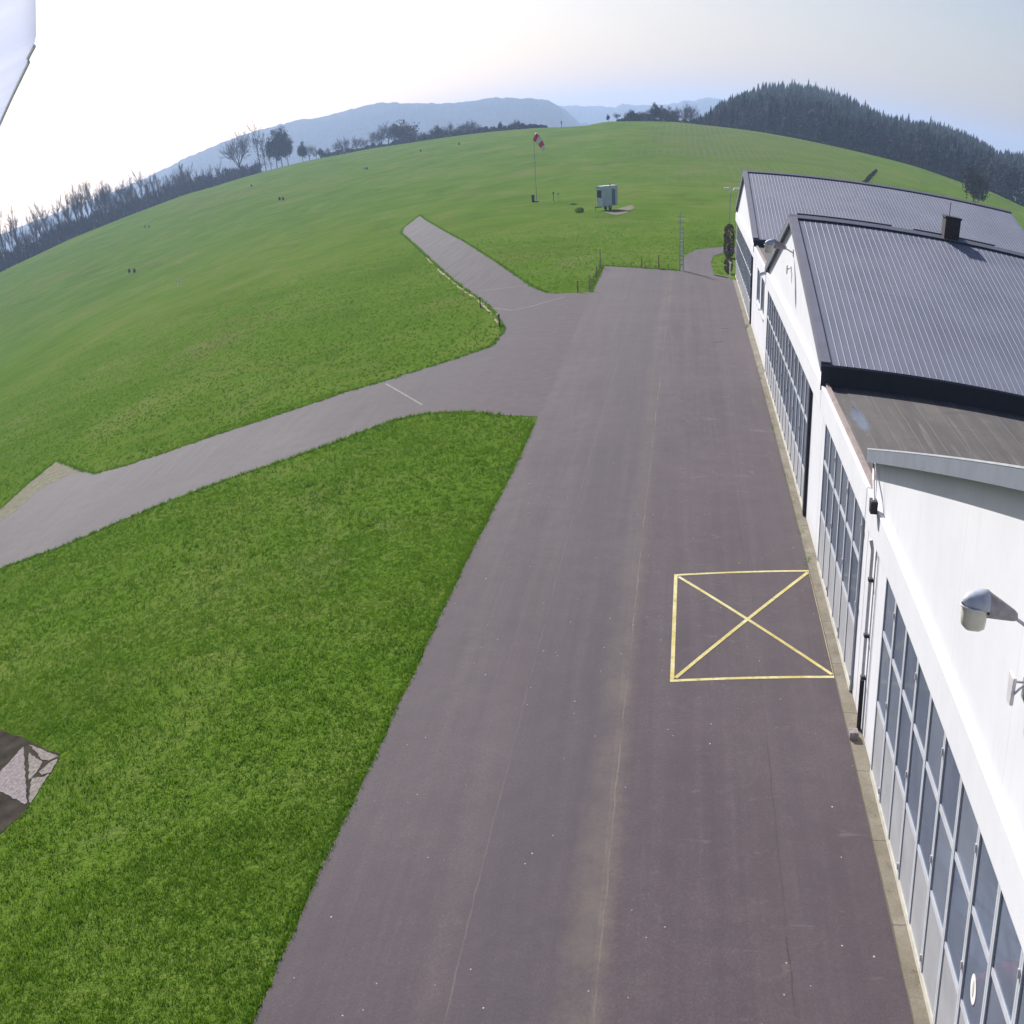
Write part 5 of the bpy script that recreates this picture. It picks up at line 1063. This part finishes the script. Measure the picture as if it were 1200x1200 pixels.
def v_ivy(k):
    def f():
        t, c = branch_tree(600 + k, 16, .45, .5, 4, 2, 1.0, r0=.2, min_r=.04)
        rn = random.Random(k); cl = leaf_clump(.5, 10, 1)
        for i in range(26):
            zz = rn.uniform(2, 12); cl(c, Vector((rn.gauss(0, .7), rn.gauss(0, .7), zz)), rn)
        return t, c, [M['twig'], M['ivy']]
    return variant(('ivy', k), f)
def conifer_geo(k, H=12.0, layers=11, rad=.21):
    rn = random.Random(700 + k)
    t, c = MB(), MB()
    t.tube([(0, 0, -.4), (0, 0, H * .5), (0, 0, H * .97)], [H * .016, H * .010, .02], 6)
    for i in range(layers):
        f = i / layers
        z = H * (.07 + .86 * f); R = (H * rad * (1 - f) ** .8 + .10) * rn.uniform(.88, 1.1)
        nb = 6 + int(5 * (1 - f)); up = H * (.93 / layers) * 1.9
        cx, cy = rn.uniform(-.06, .06) * R, rn.uniform(-.06, .06) * R
        ring = []; a0 = rn.uniform(0, 6.28)
        for b in range(2 * nb):
            a = a0 + PI * b / nb + rn.uniform(-.12, .12)
            q = R * (rn.uniform(.85, 1.15) if b % 2 == 0 else rn.uniform(.5, .68))
            ring.append((cx + q * math.cos(a), cy + q * math.sin(a), z - (R * rn.uniform(.12, .34) if b % 2 == 0 else 0)))
        top = (cx * .5, cy * .5, min(z + up, H))
        c.add(ring + [top, (cx, cy, z + up * .15)], [(b, (b + 1) % (2 * nb), 2 * nb) for b in range(2 * nb)] + [((b + 1) % (2 * nb), b, 2 * nb + 1) for b in range(2 * nb)])
    return t, c
def v_conifer(k):
    return variant(('conifer', k), lambda: conifer_geo(k) + ([M['needle']],))

def place(var, name, label, cat, x, y, z, H, rz, group, sx=1.0):
    td, cd = var
    r = thing(name, label, cat, (x, y, z), rz, group)
    link('trunk', td, r); link('crown', cd, r)
    r.scale = (H * sx, H * sx, H)
    return r

R = random.Random(11)
ROW2 = [((a[0] + b[0]) / 2 - 4, (a[1] + b[1]) / 2 + 5, (a[2] + b[2]) / 2, (a[3] + b[3]) / 2 * R.uniform(.55, .9)) for a, b in zip(ROW_TREES[:-1], ROW_TREES[1:])]
ROW3 = [(a[0] - R.uniform(0, 9), a[1] + R.uniform(-3, 6), a[2], a[3] * R.uniform(.75, 1.0)) for a in ROW_TREES]
for i, (x, y, z, H) in enumerate(ROW_TREES + ROW2 + ROW3):
    H *= 1.16
    k = R.randrange(4)
    v = v_bare(k) if R.random() < .2 else v_slim(k)
    place(v, 'bare_tree', 'leafless tree in the long row along the far left edge of the meadow', 'tree', x, y, z, H, R.uniform(0, 6.28), 'leafless trees in the left row', R.uniform(.75, 1.1))
x, y, z, H = GROVE['bare']
place(v_bare(0), 'bare_tree', 'large round leafless tree at the left of the grove on the skyline', 'tree', x, y, z, H, .7, 'grove on the left skyline', .95)
for i, (x, y, z, H) in enumerate(GROVE['thin']):
    place(v_ivy(i), 'bare_tree', ['tallest thin ivy-clad tree in the grove, right of the large leafless one', 'thin ivy-clad tree close against the dark pines', 'shorter ivy-clad tree at the left foot of the pines'][i], 'tree', x, y, z, H, R.uniform(0, 6), 'grove on the left skyline', .9)
for i, (x, y, z, H) in enumerate(GROVE['pine']):
    place(v_pine(i), 'pine_tree', ['dark pine, left one of the dense clump in the grove', 'dark pine, tallest and middle of the dense clump in the grove', 'dark pine, right one of the dense clump in the grove'][i], 'tree', x, y, z, H, R.uniform(0, 6), 'grove on the left skyline', [.72, .66, .70][i])
for i, (x, y, z, H) in enumerate(GROVE['conifer']):
    place(v_pine(i), 'fir_tree', ['small dark fir just right of the pine clump', 'very small dark fir, farthest right of the grove'][i], 'tree', x, y, z, H, R.uniform(0, 6), 'grove on the left skyline', .8)
for i, (x, y, z, H) in enumerate(GROVE['small']):
    place(v_bare(i), 'bare_tree', ['small leafless tree right of the small dark fir', 'low leafless tree between the two small firs', 'lowest leafless tree at the right end of the grove'][i], 'tree', x, y, z, H, R.uniform(0, 6), 'grove on the left skyline', 1.2)
for i, (x, y, z, H) in enumerate(MID_TREES):
    v = v_bare(R.randrange(4)) if R.random() < .5 else v_bushy(R.randrange(3))
    place(v, 'scrub_tree', 'bushy half-bare tree in the skyline row left of the windsock', 'tree', x, y, z, H, R.uniform(0, 6), 'trees of the middle skyline row', R.uniform(1.15, 1.6))
for i, (x, y, z, H) in enumerate(MID_CONIFERS):
    place(v_pine(i), 'fir_tree', ['dark fir among the bushy trees of the middle skyline row', 'dark fir nearest the windsock in the middle skyline row'][i], 'tree', x, y, z, H, R.uniform(0, 6), 'firs of the middle skyline row', .8)
bl = ['small lone fir at the left of the brow', 'broad dark fir at the left end of the brow clump', 'tallest dark fir of the brow clump', 'dark fir close right of the tallest on the brow']
for i, (x, y, z, H) in enumerate(BROW['conifer']):
    place(v_pine(i % 3), 'fir_tree', bl[i], 'tree', x, y, z, H, R.uniform(0, 6), 'clump on the brow', [.8, 1.3, .9, .8][i])
for i, (x, y, z, H) in enumerate(BROW['bushy']):
    place(v_bushy(i % 3, 'ivy' if i < 3 else 'scrub'), 'bush', 'dark bush in the clump on the middle brow', 'bush', x, y, z, H, R.uniform(0, 6), 'dark bushes on the brow', 1.5)
bb = ['thin leafless sapling left of the brow clump', 'leafless tree right of the brow clump', 'taller pale leafless tree right of the brow clump', 'leafless tree where the brow meets the wooded hill']
for i, (x, y, z, H) in enumerate(BROW['bare']):
    place(v_bare(i % 4), 'bare_tree', bb[i], 'tree', x, y, z, H, R.uniform(0, 6), 'leafless trees on the brow', 1.2)
x, y, z, H = BACK_TREE
place(v_bushy(1, 'scrub'), 'scrub_tree', 'broad brown bushy tree rising behind the roof of the farthest hangar', 'tree', x, y, z - .3, H, 1.0, None, .85)

# column shrub, brown bush and small bush
def shrub(name, label, loc, rx, rz, n, mat, seed, leaf=.16, cyl=False):
    rn = random.Random(seed)
    root = thing(name, label, 'shrub', loc)
    st = MB()
    for i in range(5): st.tube([(rn.uniform(-.1, .1), rn.uniform(-.1, .1), -.1), (rn.uniform(-.3, .3) * rx, rn.uniform(-.3, .3) * rx, rz * 1.2)], [.035, .015], 5)
    st.build('stem', M['bark'], root)
    mb = MB()
    for i in range(n):
        u = rn.uniform(-1, 1); a = rn.uniform(0, 2 * PI); q = rn.uniform(.55, 1.0) ** .5
        k = (1 - u * u) ** .5 if not cyl else (1 - abs(u) ** 6) ** .5
        c = Vector((rx * q * k * math.cos(a), rx * q * k * math.sin(a), rz + u * rz * .97))
        a1 = Vector((rn.gauss(0, 1), rn.gauss(0, 1), rn.gauss(0, 1))).normalized() * leaf * rn.uniform(.6, 1.2)
        b1 = Vector((rn.gauss(0, 1), rn.gauss(0, 1), rn.gauss(0, 1))).normalized() * leaf * rn.uniform(.6, 1.2)
        mb.add([c - a1 * .5, c + b1 * .5, c + a1 * .5, c - b1 * .5], [(0, 1, 2, 3)])
    mb.build('foliage', mat, root, recalc=False)
    return root
shrub('column_shrub', 'tall dark columnar shrub against the far corner of the hangars', (-.14, 110.4, 0), .55, 1.22, 1100, M['twig2'], 5, .17, True)
shrub('brown_bush', 'low rusty brown bush below the tall columnar shrub', (-.62, 99.2, 0), .42, .58, 420, M['twig2'], 6, .16)
shrub('green_bush', 'low dark green bush alone in the meadow left of the cabin trailer', (-19.95, 163.6, 0), .70, .26, 320, M['blade'], 7, .2)
mb = MB(); mb.tube([(-.62, 95.9, 0), (-.62, 95.9, .95)], .06, 8); mb.box(-.69, -.51, 95.83, 95.97, .95, 1.02)
tag(mb.build('white_post', M['white']), 'short white post at the far corner of the hangar row', 'post')
mb = MB(); mb.prism([(-1.93, 97.30), (-.75, 96.0), (-.72, 96.06), (-1.90, 97.38)], 2, 0, .11)
tag(mb.build('edging_board', M['palewood']), 'low bleached board edging the grass patch at the far hangar corner', 'edging')

# masses of scrub, merged
def quads_mass(name, spots, leaf, n, rx, mat, label, cat, seed, kz=.5, sticks=0):
    rg = np.random.default_rng(seed)
    P = np.array(spots)
    N = len(P) * n
    idx = np.repeat(np.arange(len(P)), n)
    u = rg.uniform(0, 1, N); a = rg.uniform(0, 2 * PI, N); q = rg.uniform(0, 1, N) ** .5
    Hh = P[idx, 3]
    zz = u ** .8 * Hh
    rad = rx * Hh * (1.0 - .55 * u) * q
    C0 = np.stack([P[idx, 0] + rad * np.cos(a), P[idx, 1] + rad * np.sin(a), P[idx, 2] - .2 + zz], -1)
    A = rg.normal(size=(N, 3)); A /= np.linalg.norm(A, axis=1, keepdims=True)
    B = rg.normal(size=(N, 3)); B /= np.linalg.norm(B, axis=1, keepdims=True)
    if sticks: A = A * .35 + np.array([0, 0, 1.0]); B = B * .25
    s = (leaf * rg.uniform(.6, 1.4, N) * (Hh ** .5))[:, None]
    V = np.stack([C0 - A * s * .5, C0 + B * s * .5, C0 + A * s * .5, C0 - B * s * .5], 1).reshape(-1, 3)
    F = np.arange(N * 4).reshape(-1, 4)
    me = np_mesh(name, V, F, mat)
    tag(link(name, me), label, cat, kind='stuff')
quads_mass('thicket', THICKET, .85, 70, .55, M['twig'], 'purple brown leafless thicket under the left tree row', 'thicket', 1, sticks=1)
quads_mass('undergrowth', MID_SCRUB, .65, 60, .8, M['scrub'], 'low brown scrub along the middle skyline', 'scrub', 2)
quads_mass('brow_undergrowth', BROW_HEDGE, .55, 40, .8, M['ivy'], 'low dark growth along the brow', 'scrub', 3)
quads_mass('foot_undergrowth', FOOT_HEDGE, .6, 60, .9, M['scrub'], 'dark scrub along the foot of the wooded hill', 'scrub', 4)
dp = []
for a, b in zip(DITCH[:-1], DITCH[1:]):
    for q in np.linspace(0, 1, 9)[:-1]:
        dp.append((a[0] + (b[0] - a[0]) * q, a[1] + (b[1] - a[1]) * q, a[2] + (b[2] - a[2]) * q, .75))
quads_mass('ditch_growth', dp, .4, 30, .9, M['ivy'], 'dark line of growth along a ditch on the right slope', 'scrub', 5)
# dry weeds and long grass on the asphalt edges
ed = []
rn = random.Random(8)
for x in np.arange(-12.2, -5.2, .28): ed.append((x + rn.uniform(-.1, .1), 103.6 - (x + 12.24) * .55 + rn.uniform(0, .5), .05, rn.uniform(.2, .55)))
for y in np.arange(89, 103, .3): ed.append((-12.4 + rn.uniform(-.3, .1), y, .05, rn.uniform(.15, .5)))
quads_mass('dry_weeds', ed, .22, 14, .6, M['weed'], 'dry weeds along the far apron edge', 'weeds', 6, sticks=1)

# ------------------------------------------------------------------ grass
def inside(P, poly):
    x, y = P[:, 0], P[:, 1]; r = np.zeros(len(P), bool)
    n = len(poly)
    for i in range(n):
        x0, y0 = poly[i]; x1, y1 = poly[(i + 1) % n]
        c = ((y0 > y) != (y1 > y))
        with np.errstate(divide='ignore', invalid='ignore'):
            r ^= c & (x < (x1 - x0) * (y - y0) / (y1 - y0) + x0)
    return r
def tufts(P, hgt, wid, nb, rg):
    N = len(P)
    idx = np.repeat(np.arange(N), nb)
    K = len(idx)
    a = rg.uniform(0, 2 * PI, K); lean = rg.uniform(.15, 1.0, K)
    hh = hgt[idx] * rg.uniform(.55, 1.15, K); ww = wid[idx] * rg.uniform(.6, 1.3, K)
    off = rg.normal(0, 1, (K, 2)) * (hgt[idx] * .45)[:, None]
    b = np.stack([P[idx, 0] + off[:, 0], P[idx, 1] + off[:, 1], P[idx, 2] - .01], -1)
    d = np.stack([np.cos(a), np.sin(a), np.zeros(K)], -1); s = np.stack([-np.sin(a), np.cos(a), np.zeros(K)], -1)
    tip = b + d * (hh * lean)[:, None] + np.array([0, 0, 1.0]) * (hh * (1.1 - .5 * lean))[:, None]
    V = np.stack([b - s * ww[:, None] * .5, b + s * ww[:, None] * .5, tip], 1).reshape(-1, 3)
    return V
def value_noise(x, y, sc, seed):
    rg = np.random.default_rng(seed); T = rg.random((256, 256))
    u, v = x * sc, y * sc; i, j = np.floor(u).astype(int), np.floor(v).astype(int); f, g = u - i, v - j
    f = f * f * (3 - 2 * f); g = g * g * (3 - 2 * g)
    t = lambda a, b: T[a % 256, b % 256]
    return (t(i, j) * (1 - f) + t(i + 1, j) * f) * (1 - g) + (t(i, j + 1) * (1 - f) + t(i + 1, j + 1) * f) * g
def in_view(P):
    Rr, Ru, Rf = [np.array(q) for q in CAM_ROWS]
    d = P - np.array(CAM_LOC)
    x, y, z = d @ Rr, d @ Ru, d @ Rf
    lon = np.arctan2(x, z); lat = np.arctan2(y, np.hypot(x, z))
    return (lon > LONLAT[0] - .09) & (lon < LONLAT[1] + .05) & (lat > LONLAT[2] - .06)
def build_grass():
    rg = np.random.default_rng(21); VV = []
    for (r0, r1, dens, hb, wb, nb) in ((13.2, 24, 260, .072, .019, 7), (24, 40, 120, .082, .026, 6), (40, 66, 42, .095, .042, 6), (66, 160, 9, .10, .07, 6)):
        area = .5 * math.radians(80 if r0 < 40 else 50) * (r1 ** 2 - r0 ** 2); N = int(area * dens)
        r = np.sqrt(rg.uniform(r0 ** 2, r1 ** 2, N)); az = np.radians(rg.uniform(-72 if r0 < 40 else -42, 8, N))
        P = np.stack([CX + r * np.sin(az), r * np.cos(az), np.zeros(N)], -1)
        ok = ~inside(P, APRON) & ~inside(P, TAXI2) & ~inside(P, STRIP) & (P[:, 0] < -.3)
        ok &= in_view(P)
        P = P[ok]
        n1 = value_noise(P[:, 0], P[:, 1], 2.6, 1); n2 = value_noise(P[:, 0], P[:, 1], .45, 2)
        n3 = value_noise(P[:, 0], P[:, 1], 7.0, 4)
        k = np.clip(.52 + .42 * n1 + .34 * n2 + .42 * n3 * n3, .4, 1.6)
        rough = value_noise(P[:, 0] + 40, P[:, 1], .35, 12) > .80
        k = np.where(rough, k * rg.uniform(.6, 2.1, len(P)), k)
        ok = rg.random(len(P)) < np.where(rough, .45, .66 + .26 * n1 + .2 * n3)
        if r0 == 66:
            rr_ = np.hypot(P[:, 0] - CX, P[:, 1]); ok &= rg.random(len(P)) < np.clip(1 - (rr_ - 66) / 94, 0, 1) ** 1.3
        P, k = P[ok], k[ok]
        VV.append(tufts(P, hb * k, np.full(len(P), wb), nb, rg))
    # shaggy lip along the asphalt edges
    def lip(a, b, per_m, hb, wb):
        per_m *= .8
        a = np.array(a, float); b = np.array(b, float); L = np.linalg.norm(b - a); n = max(2, int(L * per_m))
        t = rg.random(n)[:, None]; p = a + (b - a) * t + rg.normal(0, .07, (n, 2))
        P = np.concatenate([p, np.zeros((n, 1))], 1)
        VV.append(tufts(P, hb * rg.uniform(.5, 1.3, n), np.full(n, wb), 6, rg))
    for a_, b_ in zip(APRON_LEFT[:-5], APRON_LEFT[1:-4]): lip((a_[0] - .1, a_[1]), (b_[0] - .1, b_[1]), 60, .10, .028)
    for a_, b_ in zip(APRON_LEFT[-2:-1], APRON_LEFT[-1:]): lip((a_[0] - .1, a_[1]), (b_[0] - .1, b_[1]), 24, .15, .06)
    for i in range(len(TAXI)):
        a, b = TAXI[i], TAXI[(i + 1) % len(TAXI)]
        if max(a[0], b[0]) > -13.4: continue
        far = min(a[1], b[1])
        lip(a, b, 34 if far < 60 else 18, .13 if far < 60 else .15, .05 if far < 60 else .08)
    lip((-12.24, 103.6), (-5.1, 99.7), 26, .16, .07)
    V = np.concatenate(VV)
    F = np.arange(len(V)).reshape(-1, 3)
    me = np_mesh('grass', V, F, M['blade'])
    tag(link('grass', me), 'short shaggy green grass of the airfield meadow', 'grass', kind='stuff')
build_grass()

# ------------------------------------------------------------------ hills and forest
def sky_tan(tab, az):
    return np.interp(az, [t[0] for t in tab], [t[1] for t in tab])
def hill_z(az, r):
    re = np.interp(az, _A, _R); ze = np.interp(az, _A, _Z)
    rp = 900.0
    top = CAM_LOC[2] + rp * sky_tan(SKY_R, az) - 13.5
    b = ze - 1.5
    t = np.clip((r - re - 6) / (rp - re - 6), 0, 1)
    return b + (top - b) * (t ** 1.15) * (1.6 - .6 * t) * np.where(t < 1, 1, 1) - np.maximum(r - rp, 0) * .06
def patch(name, azs, rs_fn, zf, mat, label, smooth=True):
    A = np.array(azs); V = []
    rows = rs_fn(A)
    for r in rows:
        z = zf(A, r); V.append(np.stack([CX + r * np.sin(np.radians(A)), r * np.cos(np.radians(A)), z], -1))
    V = np.array(V); nr, na = V.shape[:2]; V = V.reshape(-1, 3)
    i, j = np.meshgrid(np.arange(nr - 1), np.arange(na - 1), indexing='ij')
    q = np.stack([i * na + j, i * na + j + 1, (i + 1) * na + j + 1, (i + 1) * na + j], -1).reshape(-1, 4)[:, ::-1]
    me = np_mesh(name, V, q, mat, smooth=smooth)
    tag(link(name, me), label, 'hill', kind='structure')
def near_rows(A):
    re = np.interp(A, _A, _R)
    return [re + 6 + (900 - re - 6) * t for t in np.linspace(0, 1, 26)] + [np.full_like(A, 950.0), np.full_like(A, 1150.0), np.full_like(A, 1500.0)]
patch('wooded_hill', np.arange(-.6, 34, .3), near_rows, hill_z, M['hillnear'], 'wooded hill ground on the right')

def canopy(scale, amp, seed):
    def f(A, r): return (value_noise(np.radians(A) * r, np.full_like(A, r if np.isscalar(r) else r[0]) , scale, seed) - .5) * amp
    return f
def far_hill(name, tab, rr, label, seed, base=-60.0, amp=4.0):
    a0, a1 = tab[0][0] - .4, tab[-1][0] + .4
    azs = np.arange(a0, a1, .035)
    prof = np.linspace(0, 1, 22)
    def rows(A): return [np.full_like(A, rr * (.62 + .38 * t)) for t in prof] + [np.full_like(A, rr * 1.12)]
    n0 = lambda A, r: (value_noise(np.radians(A) * rr, r, .045, seed) - .5) * amp + (value_noise(np.radians(A) * rr, r, .012, seed + 1) - .5) * amp * 1.2 + (value_noise(np.radians(A) * rr, r, .14, seed + 2) - .5) * amp * .8
    def zf(A, r):
        t = np.clip((r / rr - .62) / .38, 0, 1); top = CAM_LOC[2] + rr * sky_tan(tab, A) - amp * .4
        s = np.sin(t * PI / 2) ** 1.3
        return base + (top - base) * s + n0(A, r) * np.clip(t * 2, 0, 1) - np.maximum(r - rr, 0) * .2
    patch(name, azs, rows, zf, M['hillfar'], label, smooth=False)
far_hill('distant_hill', SKY_A, 2900.0, 'long hazy blue wooded ridge behind the left and middle meadow', 3)
far_hill('farthest_hill', SKY_B, 4700.0, 'faint pale hills behind the brow', 7, amp=6.0)

def tri_of(mb):
    v = np.array(mb.v); f = []
    for q in mb.f:
        for k in range(1, len(q) - 1): f.append((q[0], q[k], q[k + 1]))
    return v, np.array(f)
def deciduous_geo(k):
    rn = random.Random(900 + k); c = MB()
    c.tube([(0, 0, -.3), (0, 0, 5)], [.16, .08], 4, cap=False)
    for i in range(80):
        u = rn.uniform(-1, 1); a = rn.uniform(0, 6.28); q = rn.uniform(.45, 1) ** .5 * (1 - u * u) ** .5
        p = Vector((2.6 * q * math.cos(a), 2.6 * q * math.sin(a), 6.4 + 3.6 * u))
        d = Vector((rn.gauss(0, 1), rn.gauss(0, 1), rn.gauss(.4, 1))).normalized() * rn.uniform(.6, 1.2); s = d.orthogonal().normalized() * rn.uniform(.3, .6)
        c.add([p - d * .5 - s, p - d * .5 + s, p + d * .6], [(0, 1, 2)])
    return c
def build_forest():
    rg = np.random.default_rng(5)
    con = [tri_of(conifer_geo(k, 12.0, 5, .20)[1]) for k in range(4)]
    dec = [tri_of(deciduous_geo(k)) for k in range(4)]
    VV, FF, MI = [], [], []
    nv = 0
    N = 8500
    az = rg.uniform(.45, 24, N); t = rg.random(N) ** .9
    re = np.interp(az, _A, _R); r = re + 12 + (905 - re - 12) * t
    z = hill_z(az, r)
    n1 = value_noise(az * 3.0, r * .03, .5, 9)
    for i in range(N):
        isdec = (t[i] < .12 and rg.random() < .8) or n1[i] > .74 or rg.random() < .07
        v, f = (dec if isdec else con)[rg.integers(4)]
        s = rg.uniform(.5, 1.05) * (.8 + .35 * n1[i]) * (1.0 if not isdec else .85); a = rg.uniform(0, 6.28); ca, sa = math.cos(a), math.sin(a)
        s *= min(1.0, .42 + .25 * (az[i] - .45))
        x0, y0 = CX + r[i] * math.sin(math.radians(az[i])), r[i] * math.cos(math.radians(az[i]))
        w = np.empty_like(v); w[:, 0] = (v[:, 0] * ca - v[:, 1] * sa) * s * .95 + x0; w[:, 1] = (v[:, 0] * sa + v[:, 1] * ca) * s * .95 + y0; w[:, 2] = v[:, 2] * s + z[i] - .2
        VV.append(w); FF.append(f + nv); nv += len(v); MI.append(np.full(len(f), 1 if isdec else 0))
    me = np_mesh('forest', np.concatenate(VV), np.concatenate(FF), [M['needle'], M['winter']], np.concatenate(MI))
    tag(link('forest', me), 'dark mixed forest covering the hill on the right', 'forest', kind='stuff')
build_forest()
R = random.Random(31)
for i in range(30):
    az = R.choice([3.6, 5.2, 6.3, 7.0, 7.8, 9.0, 11.2, 12.6, 15.0]) + R.gauss(0, .55)
    r = R.uniform(870, 900)
    z = float(hill_z(np.array(az), np.array(r)))
    H = R.uniform(11.0, 15.5)
    place(v_conifer(R.randrange(4)), 'fir_tree', 'dark fir standing out on the skyline of the wooded hill', 'tree', CX + r * math.sin(math.radians(az)), r * math.cos(math.radians(az)), z, H, R.uniform(0, 6), 'firs on the wooded skyline', R.uniform(.9, 1.25))

# ------------------------------------------------------------------ air
mh = NT('haze_air')
v = mh.n('ShaderNodeVolumePrincipled')
v.inputs['Color'].default_value = HAZE_COL + (1,)
v.inputs['Density'].default_value = HAZE_DENS
v.inputs['Anisotropy'].default_value = HAZE_ANI
mh.l(v.outputs[0], mh.out.inputs['Volume'])
mb = MB(); mb.box(-5990, 5990, -5990, 5990, -47.5, 92)
hz = mb.build('haze', mh.mat); tag(hz, 'thin blue haze in the distance', 'haze', kind='stuff')

# ------------------------------------------------------------------ sky, sun, camera
SUN_AZ, SUN_EL = math.radians(-31.0), math.radians(31.0)
W = bpy.data.worlds.new('World'); S.world = W; W.use_nodes = True
nt = W.node_tree; nt.nodes.clear()
sk = nt.nodes.new('ShaderNodeTexSky'); sk.sky_type = 'NISHITA'; sk.sun_disc = False
sk.sun_elevation = SUN_EL; sk.sun_rotation = SUN_AZ; sk.altitude = 250
sk.air_density, sk.dust_density, sk.ozone_density = SKY_AIR
bg = nt.nodes.new('ShaderNodeBackground'); bg.inputs[1].default_value = SKY_STR
wo = nt.nodes.new('ShaderNodeOutputWorld')
mul = nt.nodes.new('ShaderNodeMix'); mul.data_type = 'RGBA'; mul.blend_type = 'MULTIPLY'; mul.inputs[0].default_value = 1.0; mul.inputs[7].default_value = SKY_TINT + (1,)
nt.links.new(sk.outputs[0], mul.inputs[6]); nt.links.new(mul.outputs[2], bg.inputs[0]); nt.links.new(bg.outputs[0], wo.inputs[0])
sun = bpy.data.lights.new('sun', 'SUN'); sun.energy = SUN_STR; sun.angle = math.radians(.55); sun.color = (1.0, .965, .925)
so = link('sun', sun)
d = Vector((math.sin(SUN_AZ) * math.cos(SUN_EL), math.cos(SUN_AZ) * math.cos(SUN_EL), math.sin(SUN_EL)))
so.rotation_mode = 'QUATERNION'; so.rotation_quaternion = d.to_track_quat('Z', 'Y'); so.location = (0, 0, 60)

cam = bpy.data.cameras.new('camera'); co = link('camera', cam)
r, u, f = [Vector(q) for q in CAM_ROWS]
co.matrix_world = Matrix(((r.x, u.x, -f.x, CAM_LOC[0]), (r.y, u.y, -f.y, CAM_LOC[1]), (r.z, u.z, -f.z, CAM_LOC[2]), (0, 0, 0, 1)))
cam.type = 'PANO'
cs = cam.cycles if hasattr(cam, 'cycles') and hasattr(cam.cycles, 'panorama_type') else cam
cs.panorama_type = 'EQUIRECTANGULAR'
cs.longitude_min, cs.longitude_max, cs.latitude_min, cs.latitude_max = LONLAT
cam.clip_start = .05; cam.clip_end = 20000
S.camera = co

S.render.engine = 'CYCLES'
S.view_settings.view_transform = 'Standard'; S.view_settings.look = 'None'; S.view_settings.gamma = 1.0
S.view_settings.exposure = EXPOSURE; S.view_settings.use_curve_mapping = False
c = S.cycles
c.use_denoising = True
try: c.denoiser = 'OPENIMAGEDENOISE'
except Exception: pass
c.max_bounces = 6; c.diffuse_bounces = 3; c.glossy_bounces = 3; c.transparent_max_bounces = 12; c.volume_bounces = 0
c.use_adaptive_sampling = True; c.adaptive_threshold = .012
c.sample_clamp_indirect = 6.0
